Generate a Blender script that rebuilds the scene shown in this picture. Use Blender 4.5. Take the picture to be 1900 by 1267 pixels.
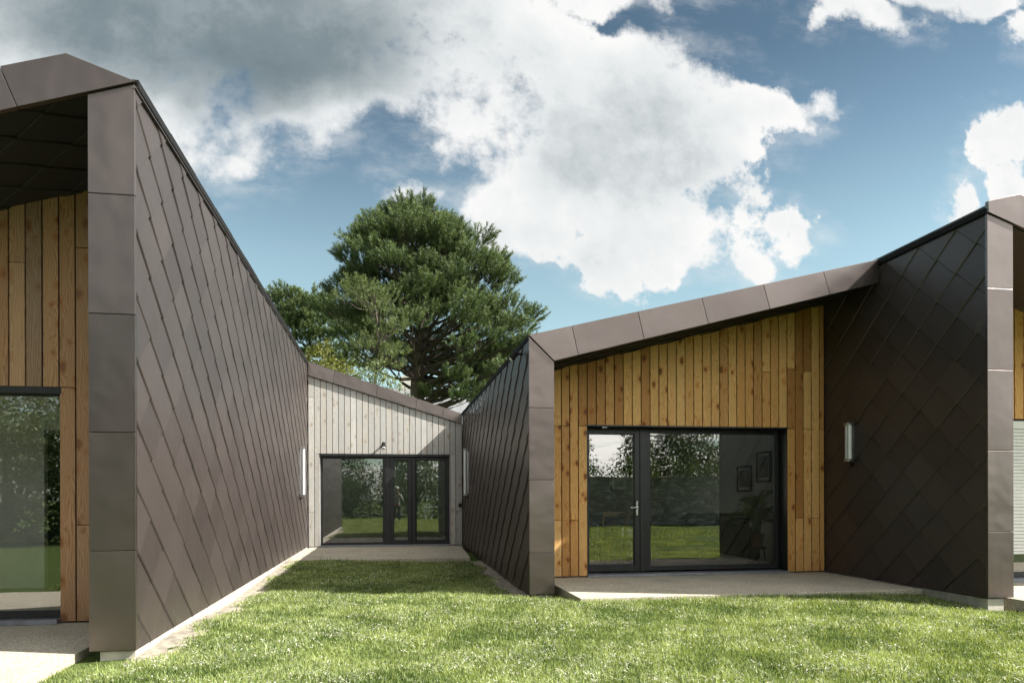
import bpy, bmesh, math, random
import numpy as np
from mathutils import Vector, Matrix
random.seed(7); rng = np.random.default_rng(7)
R = math.radians
for o in list(bpy.data.objects): bpy.data.objects.remove(o)
S = bpy.context.scene; COL = S.collection
CAMH = 1.19
# ------------------------------------------------ camera
cam = bpy.data.cameras.new('camera'); co = bpy.data.objects.new('camera', cam); COL.objects.link(co)
YAW = math.atan(226/1350)
co.matrix_world = Matrix.Translation((0, 0, CAMH)) @ Matrix.Rotation(-YAW, 4, 'Z') @ Matrix.Rotation(R(90), 4, 'X') @ Matrix.Rotation(-0.003, 4, 'Z')
cam.sensor_width = 36; cam.lens = 1350/1900*36; cam.shift_y = (921.5-633.5)/1900
cam.clip_start = 0.05; cam.clip_end = 2000
S.camera = co
S.render.resolution_x, S.render.resolution_y = 1024, 682
S.view_settings.view_transform = 'Standard'; S.view_settings.look = 'None'
S.view_settings.gamma = 1; S.view_settings.exposure = 1.28
S.view_settings.use_curve_mapping = False
S.render.engine = 'CYCLES'
S.cycles.max_bounces = 8; S.cycles.transparent_max_bounces = 12
S.cycles.caustics_reflective = False; S.cycles.caustics_refractive = False
# ------------------------------------------------ sun
SUN = Vector((1.0, -0.357, 0.945)).normalized()
sl = bpy.data.lights.new('sun', 'SUN'); sl.energy = 5.0; sl.angle = R(0.53); sl.color = (1, .955, .88)
so = bpy.data.objects.new('sun', sl); COL.objects.link(so)
so.rotation_euler = SUN.to_track_quat('Z', 'Y').to_euler(); so.location = (20, -10, 30)
# ------------------------------------------------ node helpers
class NT:
    def __init__(s, tree): s.t = tree; tree.nodes.clear()
    def n(s, typ, **kw):
        nd = s.t.nodes.new(typ)
        for k, v in kw.items():
            if k.startswith('i_'):
                key = k[2:]; key = int(key) if key.isdigit() else key
                s.set(nd.inputs[key], v)
            else: setattr(nd, k, v)
        return nd
    def set(s, sock, v):
        if isinstance(v, bpy.types.NodeSocket): s.t.links.new(v, sock)
        elif isinstance(v, bpy.types.Node): s.t.links.new(v.outputs[0], sock)
        else: sock.default_value = v
    def m(s, op, a, b=0.0, c=None, clamp=False):
        nd = s.t.nodes.new('ShaderNodeMath'); nd.operation = op; nd.use_clamp = clamp
        s.set(nd.inputs[0], a); s.set(nd.inputs[1], b)
        if c is not None: s.set(nd.inputs[2], c)
        return nd.outputs[0]
    def v(s, op, a, b=(0, 0, 0)):
        nd = s.t.nodes.new('ShaderNodeVectorMath'); nd.operation = op
        s.set(nd.inputs[0], a); s.set(nd.inputs[1], b)
        return nd.outputs['Value'] if op in ('LENGTH', 'DOT_PRODUCT') else nd.outputs[0]
    def xyz(s, x, y, z=0.0):
        nd = s.t.nodes.new('ShaderNodeCombineXYZ')
        for i, q in enumerate((x, y, z)): s.set(nd.inputs[i], q)
        return nd.outputs[0]
    def sep(s, v):
        nd = s.t.nodes.new('ShaderNodeSeparateXYZ'); s.set(nd.inputs[0], v); return nd.outputs
    def noise(s, vec, scale, detail=4, rough=.5, dist=0.0, lac=2.0):
        nd = s.t.nodes.new('ShaderNodeTexNoise'); s.set(nd.inputs['Vector'], vec)
        nd.inputs['Scale'].default_value = scale; nd.inputs['Detail'].default_value = detail
        nd.inputs['Roughness'].default_value = rough; nd.inputs['Distortion'].default_value = dist
        nd.inputs['Lacunarity'].default_value = lac
        return nd.outputs[0]
    def ss(s, v, a, b, lo=0.0, hi=1.0):
        nd = s.t.nodes.new('ShaderNodeMapRange'); nd.interpolation_type = 'SMOOTHSTEP'
        s.set(nd.inputs[0], v)
        for i, q in zip((1, 2, 3, 4), (a, b, lo, hi)): s.set(nd.inputs[i], q)
        return nd.outputs[0]
    def mix(s, f, a, b, mode='MIX'):
        nd = s.t.nodes.new('ShaderNodeMix'); nd.data_type = 'RGBA'; nd.blend_type = mode
        s.set(nd.inputs[0], f)
        for i, q in ((6, a), (7, b)):
            if isinstance(q, (tuple, list)) and len(q) == 3: q = (*q, 1)
            s.set(nd.inputs[i], q)
        return nd.outputs[2]
    def ramp(s, f, stops):
        nd = s.t.nodes.new('ShaderNodeValToRGB'); s.set(nd.inputs[0], f)
        cr = nd.color_ramp
        while len(cr.elements) < len(stops): cr.elements.new(.5)
        for e, (p, c) in zip(cr.elements, stops): e.position = p; e.color = (*c, 1)
        return nd.outputs[0]
# pixel of the photograph -> viewing direction ratios (x/y, z/y) of the place
PC, PS = math.cos(YAW), math.sin(YAW)
def ray(px, py):
    u = (px-950)/1350; k = PC-u*PS
    return ((PS+u*PC)/k, ((921.5-.003*(px-950))-py)/1350/k)
# ------------------------------------------------ world: Nishita sky with clouds laid out by direction
w = bpy.data.worlds.new('World'); S.world = w; w.use_nodes = True
N = NT(w.node_tree)
SKYR = [(.15, (.62, .72, .62)), (.30, (.55, .67, .60)), (.36, (.46, .58, .54)), (.43, (.34, .45, .455)), (.51, (.235, .325, .345)), (1, (.10, .16, .19))]
tc = N.n('ShaderNodeTexCoord'); D = tc.outputs['Generated']
d = N.sep(D)
sky = N.n('ShaderNodeTexSky', sky_type='NISHITA', sun_disc=False, sun_elevation=math.asin(SUN.z),
          sun_rotation=math.atan2(SUN.x, SUN.y), altitude=0, air_density=1.0, dust_density=.6, ozone_density=2.0)
hs = N.n('ShaderNodeHueSaturation'); N.set(hs.inputs['Color'], sky.outputs[0]); hs.inputs['Saturation'].default_value = .60
hs = N.n('ShaderNodeMix', data_type='RGBA', blend_type='MULTIPLY', i_0=1.0, i_7=(1, 1, 1, 1)); gm = N.n('ShaderNodeGamma', i_Gamma=1.15); N.set(gm.inputs[0], [q for q in N.t.nodes if q.type == 'HUE_SAT'][0]); N.set(hs.inputs[6], gm.outputs[0])
yy = N.m('MAXIMUM', d[1], .08)
P = N.xyz(N.m('DIVIDE', d[0], yy), N.m('DIVIDE', d[2], yy))
n1 = N.noise(N.v('ADD', P, (3.1, 1.7, 0)), 4.6, 10, .64)
wq = N.t.nodes.new('ShaderNodeTexNoise'); N.set(wq.inputs['Vector'], P); wq.inputs['Scale'].default_value = 5; wq.inputs['Detail'].default_value = 3
warp = N.v('SCALE', N.v('SUBTRACT', wq.outputs['Color'], (.5, .5, .5))); warp.node.inputs['Scale'].default_value = .17
PW = N.v('ADD', P, warp)
# (x, y, rx, ry, weight) of the cloud masses as seen from the garden
BL = [(60, 60, 460, 250, 1.5), (520, 70, 430, 200, 1.3), (330, 210, 260, 120, .9), (560, 215, 150, 95, .8), (420, 265, 130, 50, .7), (880, 90, 230, 210, 1.2), (850, 190, 130, 120, .9),
      (740, 160, 120, 110, .9), (1020, 200, 200, 150, 1.1), (1200, 190, 230, 130, 1.25), (1130, 310, 260, 140, 1.25), (1400, 200, 140, 70, .95), (1490, 185, 80, 38, .8),
      (1230, 400, 190, 110, 1.1), (1130, 470, 120, 80, 1.1), (1290, 485, 120, 50, .9), (1090, 530, 60, 40, .8), (960, 390, 140, 90, 1.0),
      (1460, 450, 75, 42, .8), (760, 360, 75, 32, .75), (1600, 40, 110, 40, .95), (1760, 0, 160, 32, .95), (1120, -10, 120, 35, .8),
      (1880, 270, 90, 65, .95), (1890, 350, 60, 40, .8), (1765, 345, 30, 32, .6), (1895, 80, 20, 40, .6), (1000, -120, 300, 90, .9), (-150, 250, 160, 200, .8)]
acc = None
for (px, py, rx, ry, wt) in BL:
    c = ray(px, py); a = ray(px+rx, py); b = ray(px, py-ry)
    q = N.v('MULTIPLY', N.v('SUBTRACT', PW, (c[0], c[1], 0)), (1/abs(a[0]-c[0]), 1/abs(b[1]-c[1]), 0))
    f = N.m('MULTIPLY_ADD', N.v('DOT_PRODUCT', q, q), -wt*.8, wt)
    acc = f if acc is None else N.m('SMOOTH_MAX', acc, f, .15)
base = N.m('MINIMUM', N.m('MAXIMUM', acc, -1.5), .9)
nf = N.noise(P, 17, 6, .62)
dens = N.m('MULTIPLY_ADD', N.m('SUBTRACT', n1, .5), 4.0, N.m('MULTIPLY_ADD', N.m('SUBTRACT', nf, .5), 1.7, N.m('ADD', base, -.22)))
soft = N.ss(N.noise(N.v('ADD', P, (7.7, 2.2, 0)), 2.8, 2), .35, .65, .12, .85)
veil = N.m('MULTIPLY', N.ss(dens, -1.3, .25), N.ss(N.noise(N.v('MULTIPLY', P, (3.2, 7.0, 1)), 2.0, 8, .68), .42, .72))
alpha = N.m('MAXIMUM', N.ss(dens, -.12, soft), N.m('MULTIPLY', veil, .42))
n2 = N.noise(N.v('ADD', P, (3.1+.020, 1.7+.040, 0)), 4.6, 4, .5)
n3 = N.noise(N.v('ADD', P, (9.1, 4.2, 0)), 2.6, 6, .6)
n1s = N.noise(N.v('ADD', P, (3.1, 1.7, 0)), 4.6, 4, .5)
lit0 = N.m('SUBTRACT', n1s, n2)
c1 = ray(400, 0); a1 = ray(960, 0); b1 = ray(400, -250)
q = N.v('MULTIPLY', N.v('SUBTRACT', PW, (c1[0], c1[1], 0)), (1/(a1[0]-c1[0]), 1/(b1[1]-c1[1]), 0))
dark = N.ss(N.v('LENGTH', q), 1.15, .35)
c2 = ray(1180, 250)
q2 = N.v('MULTIPLY', N.v('SUBTRACT', PW, (c2[0], c2[1], 0)), (5.0, 7.5, 0))
dark2 = N.m('MULTIPLY', N.ss(N.v('LENGTH', q2), 1.2, .2), .26)
lit = N.m('MULTIPLY_ADD', lit0, N.m('MULTIPLY_ADD', dark, -.4, 1.0), N.ss(dens, .0, 1.6, 1.02, .80))
sh = N.m('SUBTRACT', lit, N.m('ADD', N.m('MULTIPLY', dark, .64), dark2))
sh = N.m('ADD', sh, N.m('MULTIPLY_ADD', n3, .45, -.25), clamp=True)
cc = N.ramp(sh, [(0, (.62, .84, .95)), (.25, (1.05, 1.33, 1.45)), (.5, (2.1, 2.35, 2.45)), (.75, (3.7, 3.85, 3.9)), (1, (4.5, 4.5, 4.45))])
# rest of the sky, unseen behind the garden; clouds brightened sunward as fill, dimmed left
zz = N.m('MAXIMUM', N.m('ADD', d[2], .12), .05)
P2 = N.xyz(N.m('DIVIDE', d[0], zz), N.m('DIVIDE', d[1], zz), 2.0)
nb = N.noise(P2, .9, 7, .55)
ab = N.m('MULTIPLY', N.ss(nb, .40, .56), .95)
front = N.ss(d[1], .10, .35)
alpha_all = N.m('MULTIPLY', N.m('ADD', N.m('MULTIPLY', alpha, front), N.m('MULTIPLY', ab, N.m('SUBTRACT', 1.0, front))), N.ss(d[2], -.02, .05))
skyc = N.mix(1.0, hs.outputs[2], N.ramp(d[2], SKYR), 'MULTIPLY')
ccm = N.mix(front, N.mix(N.ss(d[0], -.5, .35), N.ramp(nb, [(.45, (2.4, 2.6, 2.7)), (.75, (1.2, 1.4, 1.5))]), N.ramp(nb, [(.45, (20, 19.2, 17.8)), (.75, (12.5, 12.3, 11.8))])), cc)
out = N.mix(alpha_all, skyc, ccm)
bg = N.n('ShaderNodeBackground', i_Strength=.089); N.set(bg.inputs['Color'], out)
wo = N.n('ShaderNodeOutputWorld'); N.set(wo.inputs['Surface'], bg.outputs[0])
w.cycles.sampling_method = 'MANUAL'; w.cycles.sample_map_resolution = 1024
# ------------------------------------------------ materials
def M_(name):
    m = bpy.data.materials.new(name); m.use_nodes = True; return m, NT(m.node_tree)
def fin(n, base, rough=.5, metal=0.0, bump=None, bstr=.3, bdist=.01, spec=.5, extra=None):
    p = n.n('ShaderNodeBsdfPrincipled')
    if isinstance(base, (tuple, list)): base = (*base, 1)
    n.set(p.inputs['Base Color'], base); n.set(p.inputs['Roughness'], rough); n.set(p.inputs['Metallic'], metal)
    p.inputs['Specular IOR Level'].default_value = spec
    if bump is not None:
        b = n.n('ShaderNodeBump', i_Strength=bstr, i_Distance=bdist); n.set(b.inputs['Height'], bump); n.set(p.inputs['Normal'], b.outputs[0])
    for k, v in (extra or {}).items(): n.set(p.inputs[k], v)
    o = n.n('ShaderNodeOutputMaterial'); n.set(o.inputs[0], p.outputs[0]); return p
def oc(n): return n.n('ShaderNodeTexCoord').outputs['Object']
def wc(n): return n.n('ShaderNodeNewGeometry').outputs['Position']
def attr(n, nm='rnd'):
    a = n.n('ShaderNodeAttribute'); a.attribute_name = nm; return a.outputs['Fac']
def plain(name, col, rough=.6, metal=0.0, var=.25, scale=6, bstr=.15, bs=60, spec=.5, extra=None):
    m, n = M_(name); c = wc(n)
    f = n.noise(c, scale, 5, .6)
    lo = tuple(x*(1-var) for x in col); hi = tuple(x*(1+var) for x in col)
    fin(n, n.ramp(f, [(.3, lo), (.7, hi)]), n.ss(f, .3, .7, rough*.9, min(1, rough*1.1)), metal, n.noise(c, bs, 3), bstr, .003, spec, extra)
    return m
def metal_mat(name, col, rough, metal=.75):
    m, n = M_(name); c = wc(n); r = attr(n)
    f = n.noise(c, 1.3, 4, .6); k = n.m('ADD', n.m('MULTIPLY', f, .45), n.m('MULTIPLY', r, .46))
    base = n.ramp(k, [(.15, tuple(x*.82 for x in col)), (.6, tuple(x*1.15 for x in col))])
    wav = n.noise(n.v('ADD', c, n.xyz(n.m('MULTIPLY', r, 9), 0, n.m('MULTIPLY', r, 5))), 2.2, 2, .5)
    grit = n.noise(c, 420, 2, .5)
    h = n.m('ADD', n.m('MULTIPLY', wav, 1.0), n.m('MULTIPLY', grit, .012))
    # dirt streaks splashed near the ground
    z = n.sep(c)[2]
    dm = n.m('MULTIPLY', n.ss(z, .35, -.1), n.ss(n.noise(c, 14, 6, .7), .5, .75), clamp=True)
    base = n.mix(n.m('MULTIPLY', dm, .35), base, (.22, .2, .17))
    fin(n, base, n.m('ADD', n.m('MULTIPLY', n.noise(c, 3, 5, .6), .14), rough-.07), metal, h, .5, .03)
    return m
def wood_mat(name, stops, gray, groove=(.02, .015, .01), knot=(.16, .07, .03), gstr=.62, tint=(1, 1, 1), ks=1.0):
    m, n = M_(name); c0 = wc(n); r = attr(n)
    off = n.xyz(n.m('MULTIPLY', r, 37.0), 0, n.m('MULTIPLY', r, 91.0))
    c = n.v('ADD', c0, off)
    s = n.sep(c)
    kn = n.n('ShaderNodeTexVoronoi', feature='F1', i_Scale=1.0, i_Randomness=1.0)
    kv = n.v('MULTIPLY', c, (8.0, 0, 4.6)); kv = n.v('ADD', kv, n.v('MULTIPLY', n.xyz(n.noise(c, 9, 2), 0, n.noise(c, 8, 2)), (.5, 0, .3)))
    n.set(kn.inputs['Vector'], kv)
    dk = kn.outputs['Distance']
    size = n.m('MULTIPLY_ADD', n.sep(kn.outputs['Color'])[0], .25, -.01)
    kmask = n.ss(n.m('SUBTRACT', dk, size), .035, -.03)
    halo = n.ss(n.m('SUBTRACT', dk, size), .26, .0)
    bow = n.m('MULTIPLY', n.m('POWER', 2.718, n.m('MULTIPLY', dk, -5)), 2.4)
    low = n.noise(n.v('MULTIPLY', c, (9, 0, .9)), 1.0, 3, .5)
    gx = n.m('ADD', n.m('ADD', n.m('MULTIPLY', s[0], 55), n.m('MULTIPLY', low, 9)), n.m('MULTIPLY', bow, 2.2))
    gr = n.m('ABSOLUTE', n.m('SUBTRACT', n.m('FRACT', gx), .5)); gr = n.m('MULTIPLY', gr, 2.0)
    fine = n.noise(n.v('MULTIPLY', c, (230, 230, 7)), 1.0, 4, .6)
    g = n.m('ADD', n.m('MULTIPLY', n.m('POWER', gr, 1.6), .95), n.m('MULTIPLY', fine, .6))
    tone = n.ramp(n.m('FRACT', n.m('MULTIPLY', r, 7.31)), stops)
    col = n.mix(n.m('MULTIPLY', g, gstr), tone, n.mix(1.0, tone, (.42, .30, .2), 'MULTIPLY'))
    col = n.mix(n.m('MULTIPLY', halo, .8*ks), col, n.mix(1.0, tone, (.62, .40, .22), 'MULTIPLY'))
    col = n.mix(n.m('MULTIPLY', kmask, .78*ks), col, knot)
    wth = n.ss(n.noise(n.v('MULTIPLY', c, (3, 3, .55)), 1.0, 5, .65), .42, .7)
    col = n.mix(n.m('MULTIPLY', wth, gray[0]), col, gray[1:])
    zz_ = n.sep(c0)[2]
    dmp = n.m('MULTIPLY', n.ss(n.m('MULTIPLY_ADD', n.noise(n.v('MULTIPLY', c, (8, 1, 1.5)), 1.0, 4, .6), 1.0, zz_), .95, .35), .5, clamp=True)
    col = n.mix(dmp, col, n.mix(1.0, col, (.62, .60, .58), 'MULTIPLY'))
    # nail dots
    zf = n.m('ABSOLUTE', n.m('SUBTRACT', n.m('FRACT', n.m('MULTIPLY', n.sep(c0)[2], 1.65)), .5))
    nail = n.n('ShaderNodeTexVoronoi', feature='F1', i_Scale=15.0); n.set(nail.inputs['Vector'], c0)
    nm = n.m('MULTIPLY', n.ss(nail.outputs['Distance'], .12, .07), n.m('LESS_THAN', zf, .03))
    col = n.mix(n.m('MULTIPLY', nm, .7), col, (.05, .04, .03))
    col = n.mix(1.0, col, tint, 'MULTIPLY')
    fin(n, col, .62, 0, n.m('ADD', g, n.m('MULTIPLY', kmask, -.6)), .35, .002, .35)
    return m
def leaf_mat(name, a, b, trans=.25, rough=.55):
    m, n = M_(name); r = attr(n); c = wc(n)
    f = n.m('ADD', n.m('MULTIPLY', r, .7), n.m('MULTIPLY_ADD', n.noise(c, 1.1, 4, .65), .9, -.2))
    col = n.ramp(f, [(.25, a), (.95, b)])
    p = n.n('ShaderNodeBsdfPrincipled'); n.set(p.inputs['Base Color'], col); p.inputs['Roughness'].default_value = rough
    p.inputs['Specular IOR Level'].default_value = .3
    t = n.n('ShaderNodeBsdfTranslucent'); n.set(t.inputs[0], n.mix(1.0, col, (1.3, 1.25, .6), 'MULTIPLY'))
    mx = n.n('ShaderNodeMixShader', i_0=trans); n.set(mx.inputs[1], p.outputs[0]); n.set(mx.inputs[2], t.outputs[0])
    o = n.n('ShaderNodeOutputMaterial'); n.set(o.inputs[0], mx.outputs[0]); return m
def glass_mat(name, ior, tint, wobble=.0):
    m, n = M_(name)
    fr = n.n('ShaderNodeFresnel', i_IOR=ior)
    g = n.n('ShaderNodeBsdfGlossy', i_Roughness=.0); g.inputs['Color'].default_value = (1, 1, 1, 1)
    t = n.n('ShaderNodeBsdfTransparent'); t.inputs[0].default_value = (*tint, 1)
    if wobble:
        b = n.n('ShaderNodeBump', i_Strength=1.0, i_Distance=wobble); n.set(b.inputs['Height'], n.noise(wc(n), 1.4, 2, .4)); n.set(g.inputs['Normal'], b.outputs[0])
    mx = n.n('ShaderNodeMixShader'); n.set(mx.inputs[0], fr.outputs[0]); n.set(mx.inputs[1], t.outputs[0]); n.set(mx.inputs[2], g.outputs[0])
    o = n.n('ShaderNodeOutputMaterial'); n.set(o.inputs[0], mx.outputs[0]); return m
MT = {}
MT['tile'] = metal_mat('tile_metal', (.066, .053, .049), .43, .35)
MT['panel'] = metal_mat('panel_metal', (.140, .117, .110), .33, .85)
MT['soffit'] = metal_mat('soffit_metal_shade', (.010, .009, .008), .8, .0)  # same tile metal, near black: the underside's shade is put into the colour
MT['trim'] = plain('trim_black', (.010, .010, .010), .8, spec=.2)
MT['frame'] = plain('frame_metal', (.016, .017, .019), .38, .2)
MT['back'] = plain('backing', (.012, .011, .010), .9)
MT['gold'] = wood_mat('larch_boards', [(0, (.74, .47, .20)), (.35, (.88, .64, .33)), (.6, (.48, .27, .10)), (.8, (.80, .54, .25)), (1, (.88, .66, .36))], (.08, .33, .24, .15), knot=(.10, .04, .015), tint=(1.03, .88, .66))
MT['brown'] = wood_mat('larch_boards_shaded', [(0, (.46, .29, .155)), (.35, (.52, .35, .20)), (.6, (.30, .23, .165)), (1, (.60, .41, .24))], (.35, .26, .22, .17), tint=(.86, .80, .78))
MT['grey'] = wood_mat('weathered_boards', [(0, (.58, .55, .49)), (.4, (.49, .47, .43)), (.7, (.67, .64, .58)), (1, (.54, .50, .44))], (.6, .40, .38, .35), knot=(.13, .11, .09), gstr=.45, tint=(.94, 1.0, 1.06), ks=.45)
MT['glass'] = glass_mat('window_glass', 2.5, (.93, .95, .94))
MT['glass_w'] = glass_mat('window_glass_wavy', 2.9, (.93, .95, .94), .0009)
MT['glass_t'] = glass_mat('window_glass_tinted', 2.9, (.80, .85, .83))
MT['plinth'] = plain('plinth_concrete', (.46, .43, .37), .85, 0, .25, 5, .5, 40)
MT['white'] = plain('white_plaster', (.80, .80, .78), .8, 0, .05)
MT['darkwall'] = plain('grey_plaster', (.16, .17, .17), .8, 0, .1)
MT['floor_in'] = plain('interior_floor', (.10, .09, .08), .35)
MT['lampw'] = plain('opal_tube', (.85, .87, .86), .25, 0, .03)
MT['steel'] = plain('brushed_steel', (.5, .5, .5), .3, .9, .1)
MT['shutter'] = plain('shutter_white', (.72, .73, .72), .45, 0, .04)
MT['leather'] = plain('black_leather', (.012, .012, .014), .35, 0, .3, 12, .3, 30)
MT['terra'] = plain('terracotta', (.30, .11, .06), .75, 0, .2)
MT['chairwood'] = plain('pale_beech', (.50, .33, .17), .45, 0, .15, 30)
MT['sill'] = plain('sill_metal', (.22, .23, .26), .45, .4)
MT['bark'] = plain('pine_bark', (.075, .058, .045), .95, 0, .5, 9, 1.0, 16)
MT['branch'] = plain('branch_bark', (.055, .043, .034), .95, 0, .4, 9, .8, 30)
MT['soil'] = plain('soil', (.27, .24, .19), .95, 0, .45, 12, 1.0, 60)
MT['curtain'] = plain('sheer_curtain', (.46, .50, .48), .9)
def slab_mat():
    m, n = M_('terrace_aggregate'); c = wc(n)
    v = n.n('ShaderNodeTexVoronoi', feature='F1', i_Scale=130.0); n.set(v.inputs['Vector'], c)
    g = n.sep(v.outputs['Color'])[0]
    big = n.noise(c, 1.6, 5, .6)
    col = n.ramp(g, [(0, (.24, .21, .155)), (.45, (.44, .40, .31)), (.8, (.58, .53, .42)), (1, (.70, .66, .57))])
    col = n.mix(n.ss(big, .35, .7, 0, .3), col, (.22, .20, .16))
    st = n.n('ShaderNodeTexVoronoi', feature='F1', i_Scale=.9); n.set(st.inputs['Vector'], n.v('ADD', c, (1.7, .4, 0)))
    col = n.mix(n.m('MULTIPLY', n.ss(st.outputs['Distance'], .16, .02), .35), col, (.09, .085, .07))
    fin(n, col, .9, 0, v.outputs['Distance'], .6, .004, .3); return m
MT['slab'] = slab_mat()
def stone_mat():
    m, n = M_('rubble_stone'); c = n.v('MULTIPLY', wc(n), (1, 1, 1.9))
    v = n.n('ShaderNodeTexVoronoi', feature='F1', i_Scale=3.4); n.set(v.inputs['Vector'], c)
    e = n.n('ShaderNodeTexVoronoi', feature='DISTANCE_TO_EDGE', i_Scale=3.4); n.set(e.inputs['Vector'], c)
    col = n.ramp(n.sep(v.outputs['Color'])[1], [(0, (.20, .18, .15)), (.5, (.33, .30, .25)), (1, (.46, .43, .37))])
    col = n.mix(n.ss(e.outputs['Distance'], .05, .0), col, (.13, .12, .10))
    fin(n, col, .9, 0, n.ss(e.outputs['Distance'], 0, .12), .8, .04); return m
MT['stone'] = stone_mat()
def lawn_mat():
    m, n = M_('lawn_ground'); c = wc(n)
    a = n.noise(c, 1.1, 5, .6); b = n.noise(c, 38, 5, .7)
    col = n.ramp(b, [(.3, (.02, .035, .01)), (.5, (.06, .10, .022)), (.72, (.17, .21, .07))])
    col = n.mix(n.ss(a, .4, .75, 0, .5), col, (.10, .12, .04))
    fin(n, col, .95, 0, b, 1.0, .03, .1); return m
MT['lawn'] = lawn_mat()
MT['grass'] = leaf_mat('grass_blades', (.026, .066, .011), (.46, .54, .20), .35, .4)
MT['straw'] = leaf_mat('dry_clippings', (.62, .61, .50), (.90, .89, .82), .25, .5)
MT['needle'] = leaf_mat('pine_needles', (.016, .036, .012), (.16, .215, .085), .15)
MT['needle2'] = leaf_mat('pale_pine_needles', (.055, .085, .030), (.18, .22, .095), .25)
MT['leaf'] = leaf_mat('shrub_leaves', (.06, .075, .015), (.20, .20, .05), .35)
MT['hedge'] = leaf_mat('hedge_leaves', (.030, .060, .014), (.11, .165, .035), .3)
MT['palm'] = leaf_mat('palm_leaves', (.20, .32, .10), (.50, .62, .25), .3, .35)
MT['clover'] = leaf_mat('clover_leaves', (.03, .075, .018), (.10, .19, .05), .3)
MT['petal'] = leaf_mat('petals', (.6, .3, .35), (.8, .7, .3), .3)
MT['slate'] = plain('slate_roof', (.16, .165, .17), .7, 0, .2, 3, .5, 12)
MT['render'] = plain('house_render', (.42, .40, .36), .9, 0, .1)
# ------------------------------------------------ mesh building
WL = {}
def wloc(o): return WL.get(o.name, Vector((0, 0, 0))) if o else Vector((0, 0, 0))
def link(o, parent=None):
    COL.objects.link(o)
    if parent: o.parent = parent
def thing(name, label, cat, loc, group=None):
    o = bpy.data.objects.new(name, None); COL.objects.link(o); o.location = loc; WL[o.name] = Vector(loc)
    o.empty_display_size = .2
    tag(o, label, cat, group); return o
def tag(o, label, cat, group=None):
    o['label'] = label; o['category'] = cat
    if group: o['group'] = group
    return o
class MB:
    def __init__(s): s.v = []; s.f = []; s.r = []; s.sm = False
    def poly(s, pts, r=None):
        i = len(s.v); s.v += [tuple(p) for p in pts]; s.f.append(tuple(range(i, i+len(pts)))); s.r.append(random.random() if r is None else r)
    def hexa(s, p, r=None):   # 8 points: bottom ring, top ring
        r = random.random() if r is None else r
        i = len(s.v); s.v += [tuple(q) for q in p]
        for q in ((0, 3, 2, 1), (4, 5, 6, 7), (0, 1, 5, 4), (1, 2, 6, 5), (2, 3, 7, 6), (3, 0, 4, 7)):
            s.f.append(tuple(i+k for k in q)); s.r.append(r)
    def box(s, x0, x1, y0, y1, z0, z1, r=None):
        s.hexa([(x0, y0, z0), (x1, y0, z0), (x1, y1, z0), (x0, y1, z0), (x0, y0, z1), (x1, y0, z1), (x1, y1, z1), (x0, y1, z1)], r); return s
    def prism(s, prof, y0, y1, r=None):  # prof in xz, extruded along y
        r = random.random() if r is None else r
        n = len(prof); i = len(s.v)
        s.v += [(x, y0, z) for x, z in prof]+[(x, y1, z) for x, z in prof]
        s.f.append(tuple(range(i, i+n))); s.r.append(r)
        s.f.append(tuple(i+n+k for k in reversed(range(n)))); s.r.append(r)
        for k in range(n):
            a, b = k, (k+1) % n; s.f.append((i+b, i+a, i+n+a, i+n+b)); s.r.append(r)
        return s
    def tube(s, pts, rad, n=8, cap=True, r=None):
        r = random.random() if r is None else r
        pts = [Vector(p) for p in pts]; rad = rad if isinstance(rad, (list, tuple)) else [rad]*len(pts)
        i0 = len(s.v); prev = None
        for k, p in enumerate(pts):
            t = (pts[min(k+1, len(pts)-1)]-pts[max(k-1, 0)])
            if t.length < 1e-9: t = Vector((0, 0, 1))
            t.normalize()
            a = (prev - t*prev.dot(t)) if prev else (Vector((1, 0, 0)) if abs(t.x) < .9 else Vector((0, 1, 0))).cross(t)
            if a.length < 1e-6: a = t.orthogonal()
            a.normalize(); prev = a; b = t.cross(a)
            for j in range(n):
                q = p+(a*math.cos(2*math.pi*j/n)+b*math.sin(2*math.pi*j/n))*rad[k]; s.v.append(tuple(q))
        for k in range(len(pts)-1):
            for j in range(n):
                s.f.append((i0+k*n+j, i0+k*n+(j+1) % n, i0+(k+1)*n+(j+1) % n, i0+(k+1)*n+j)); s.r.append(r)
        if cap:
            s.f.append(tuple(i0+j for j in reversed(range(n)))); s.r.append(r)
            e = i0+(len(pts)-1)*n; s.f.append(tuple(e+j for j in range(n))); s.r.append(r)
        return s
    def build(s, name, mat, parent=None, smooth=False, bevel=0, flip=True):
        me = bpy.data.meshes.new(name); L = wloc(parent)
        me.from_pydata([(a-L.x, b-L.y, c-L.z) for a, b, c in s.v], [], s.f)
        at = me.attributes.new('rnd', 'FLOAT', 'FACE'); at.data.foreach_set('value', s.r)
        if flip:
            bm = bmesh.new(); bm.from_mesh(me); bmesh.ops.recalc_face_normals(bm, faces=bm.faces); bm.to_mesh(me); bm.free()
        if smooth: me.polygons.foreach_set('use_smooth', [True]*len(me.polygons))
        me.materials.append(MT[mat]); o = bpy.data.objects.new(name, me); link(o, parent)
        WL[o.name] = L
        if bevel:
            md = o.modifiers.new('bevel', 'BEVEL'); md.width = bevel; md.segments = 2; md.limit_method = 'ANGLE'
        return o
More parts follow.
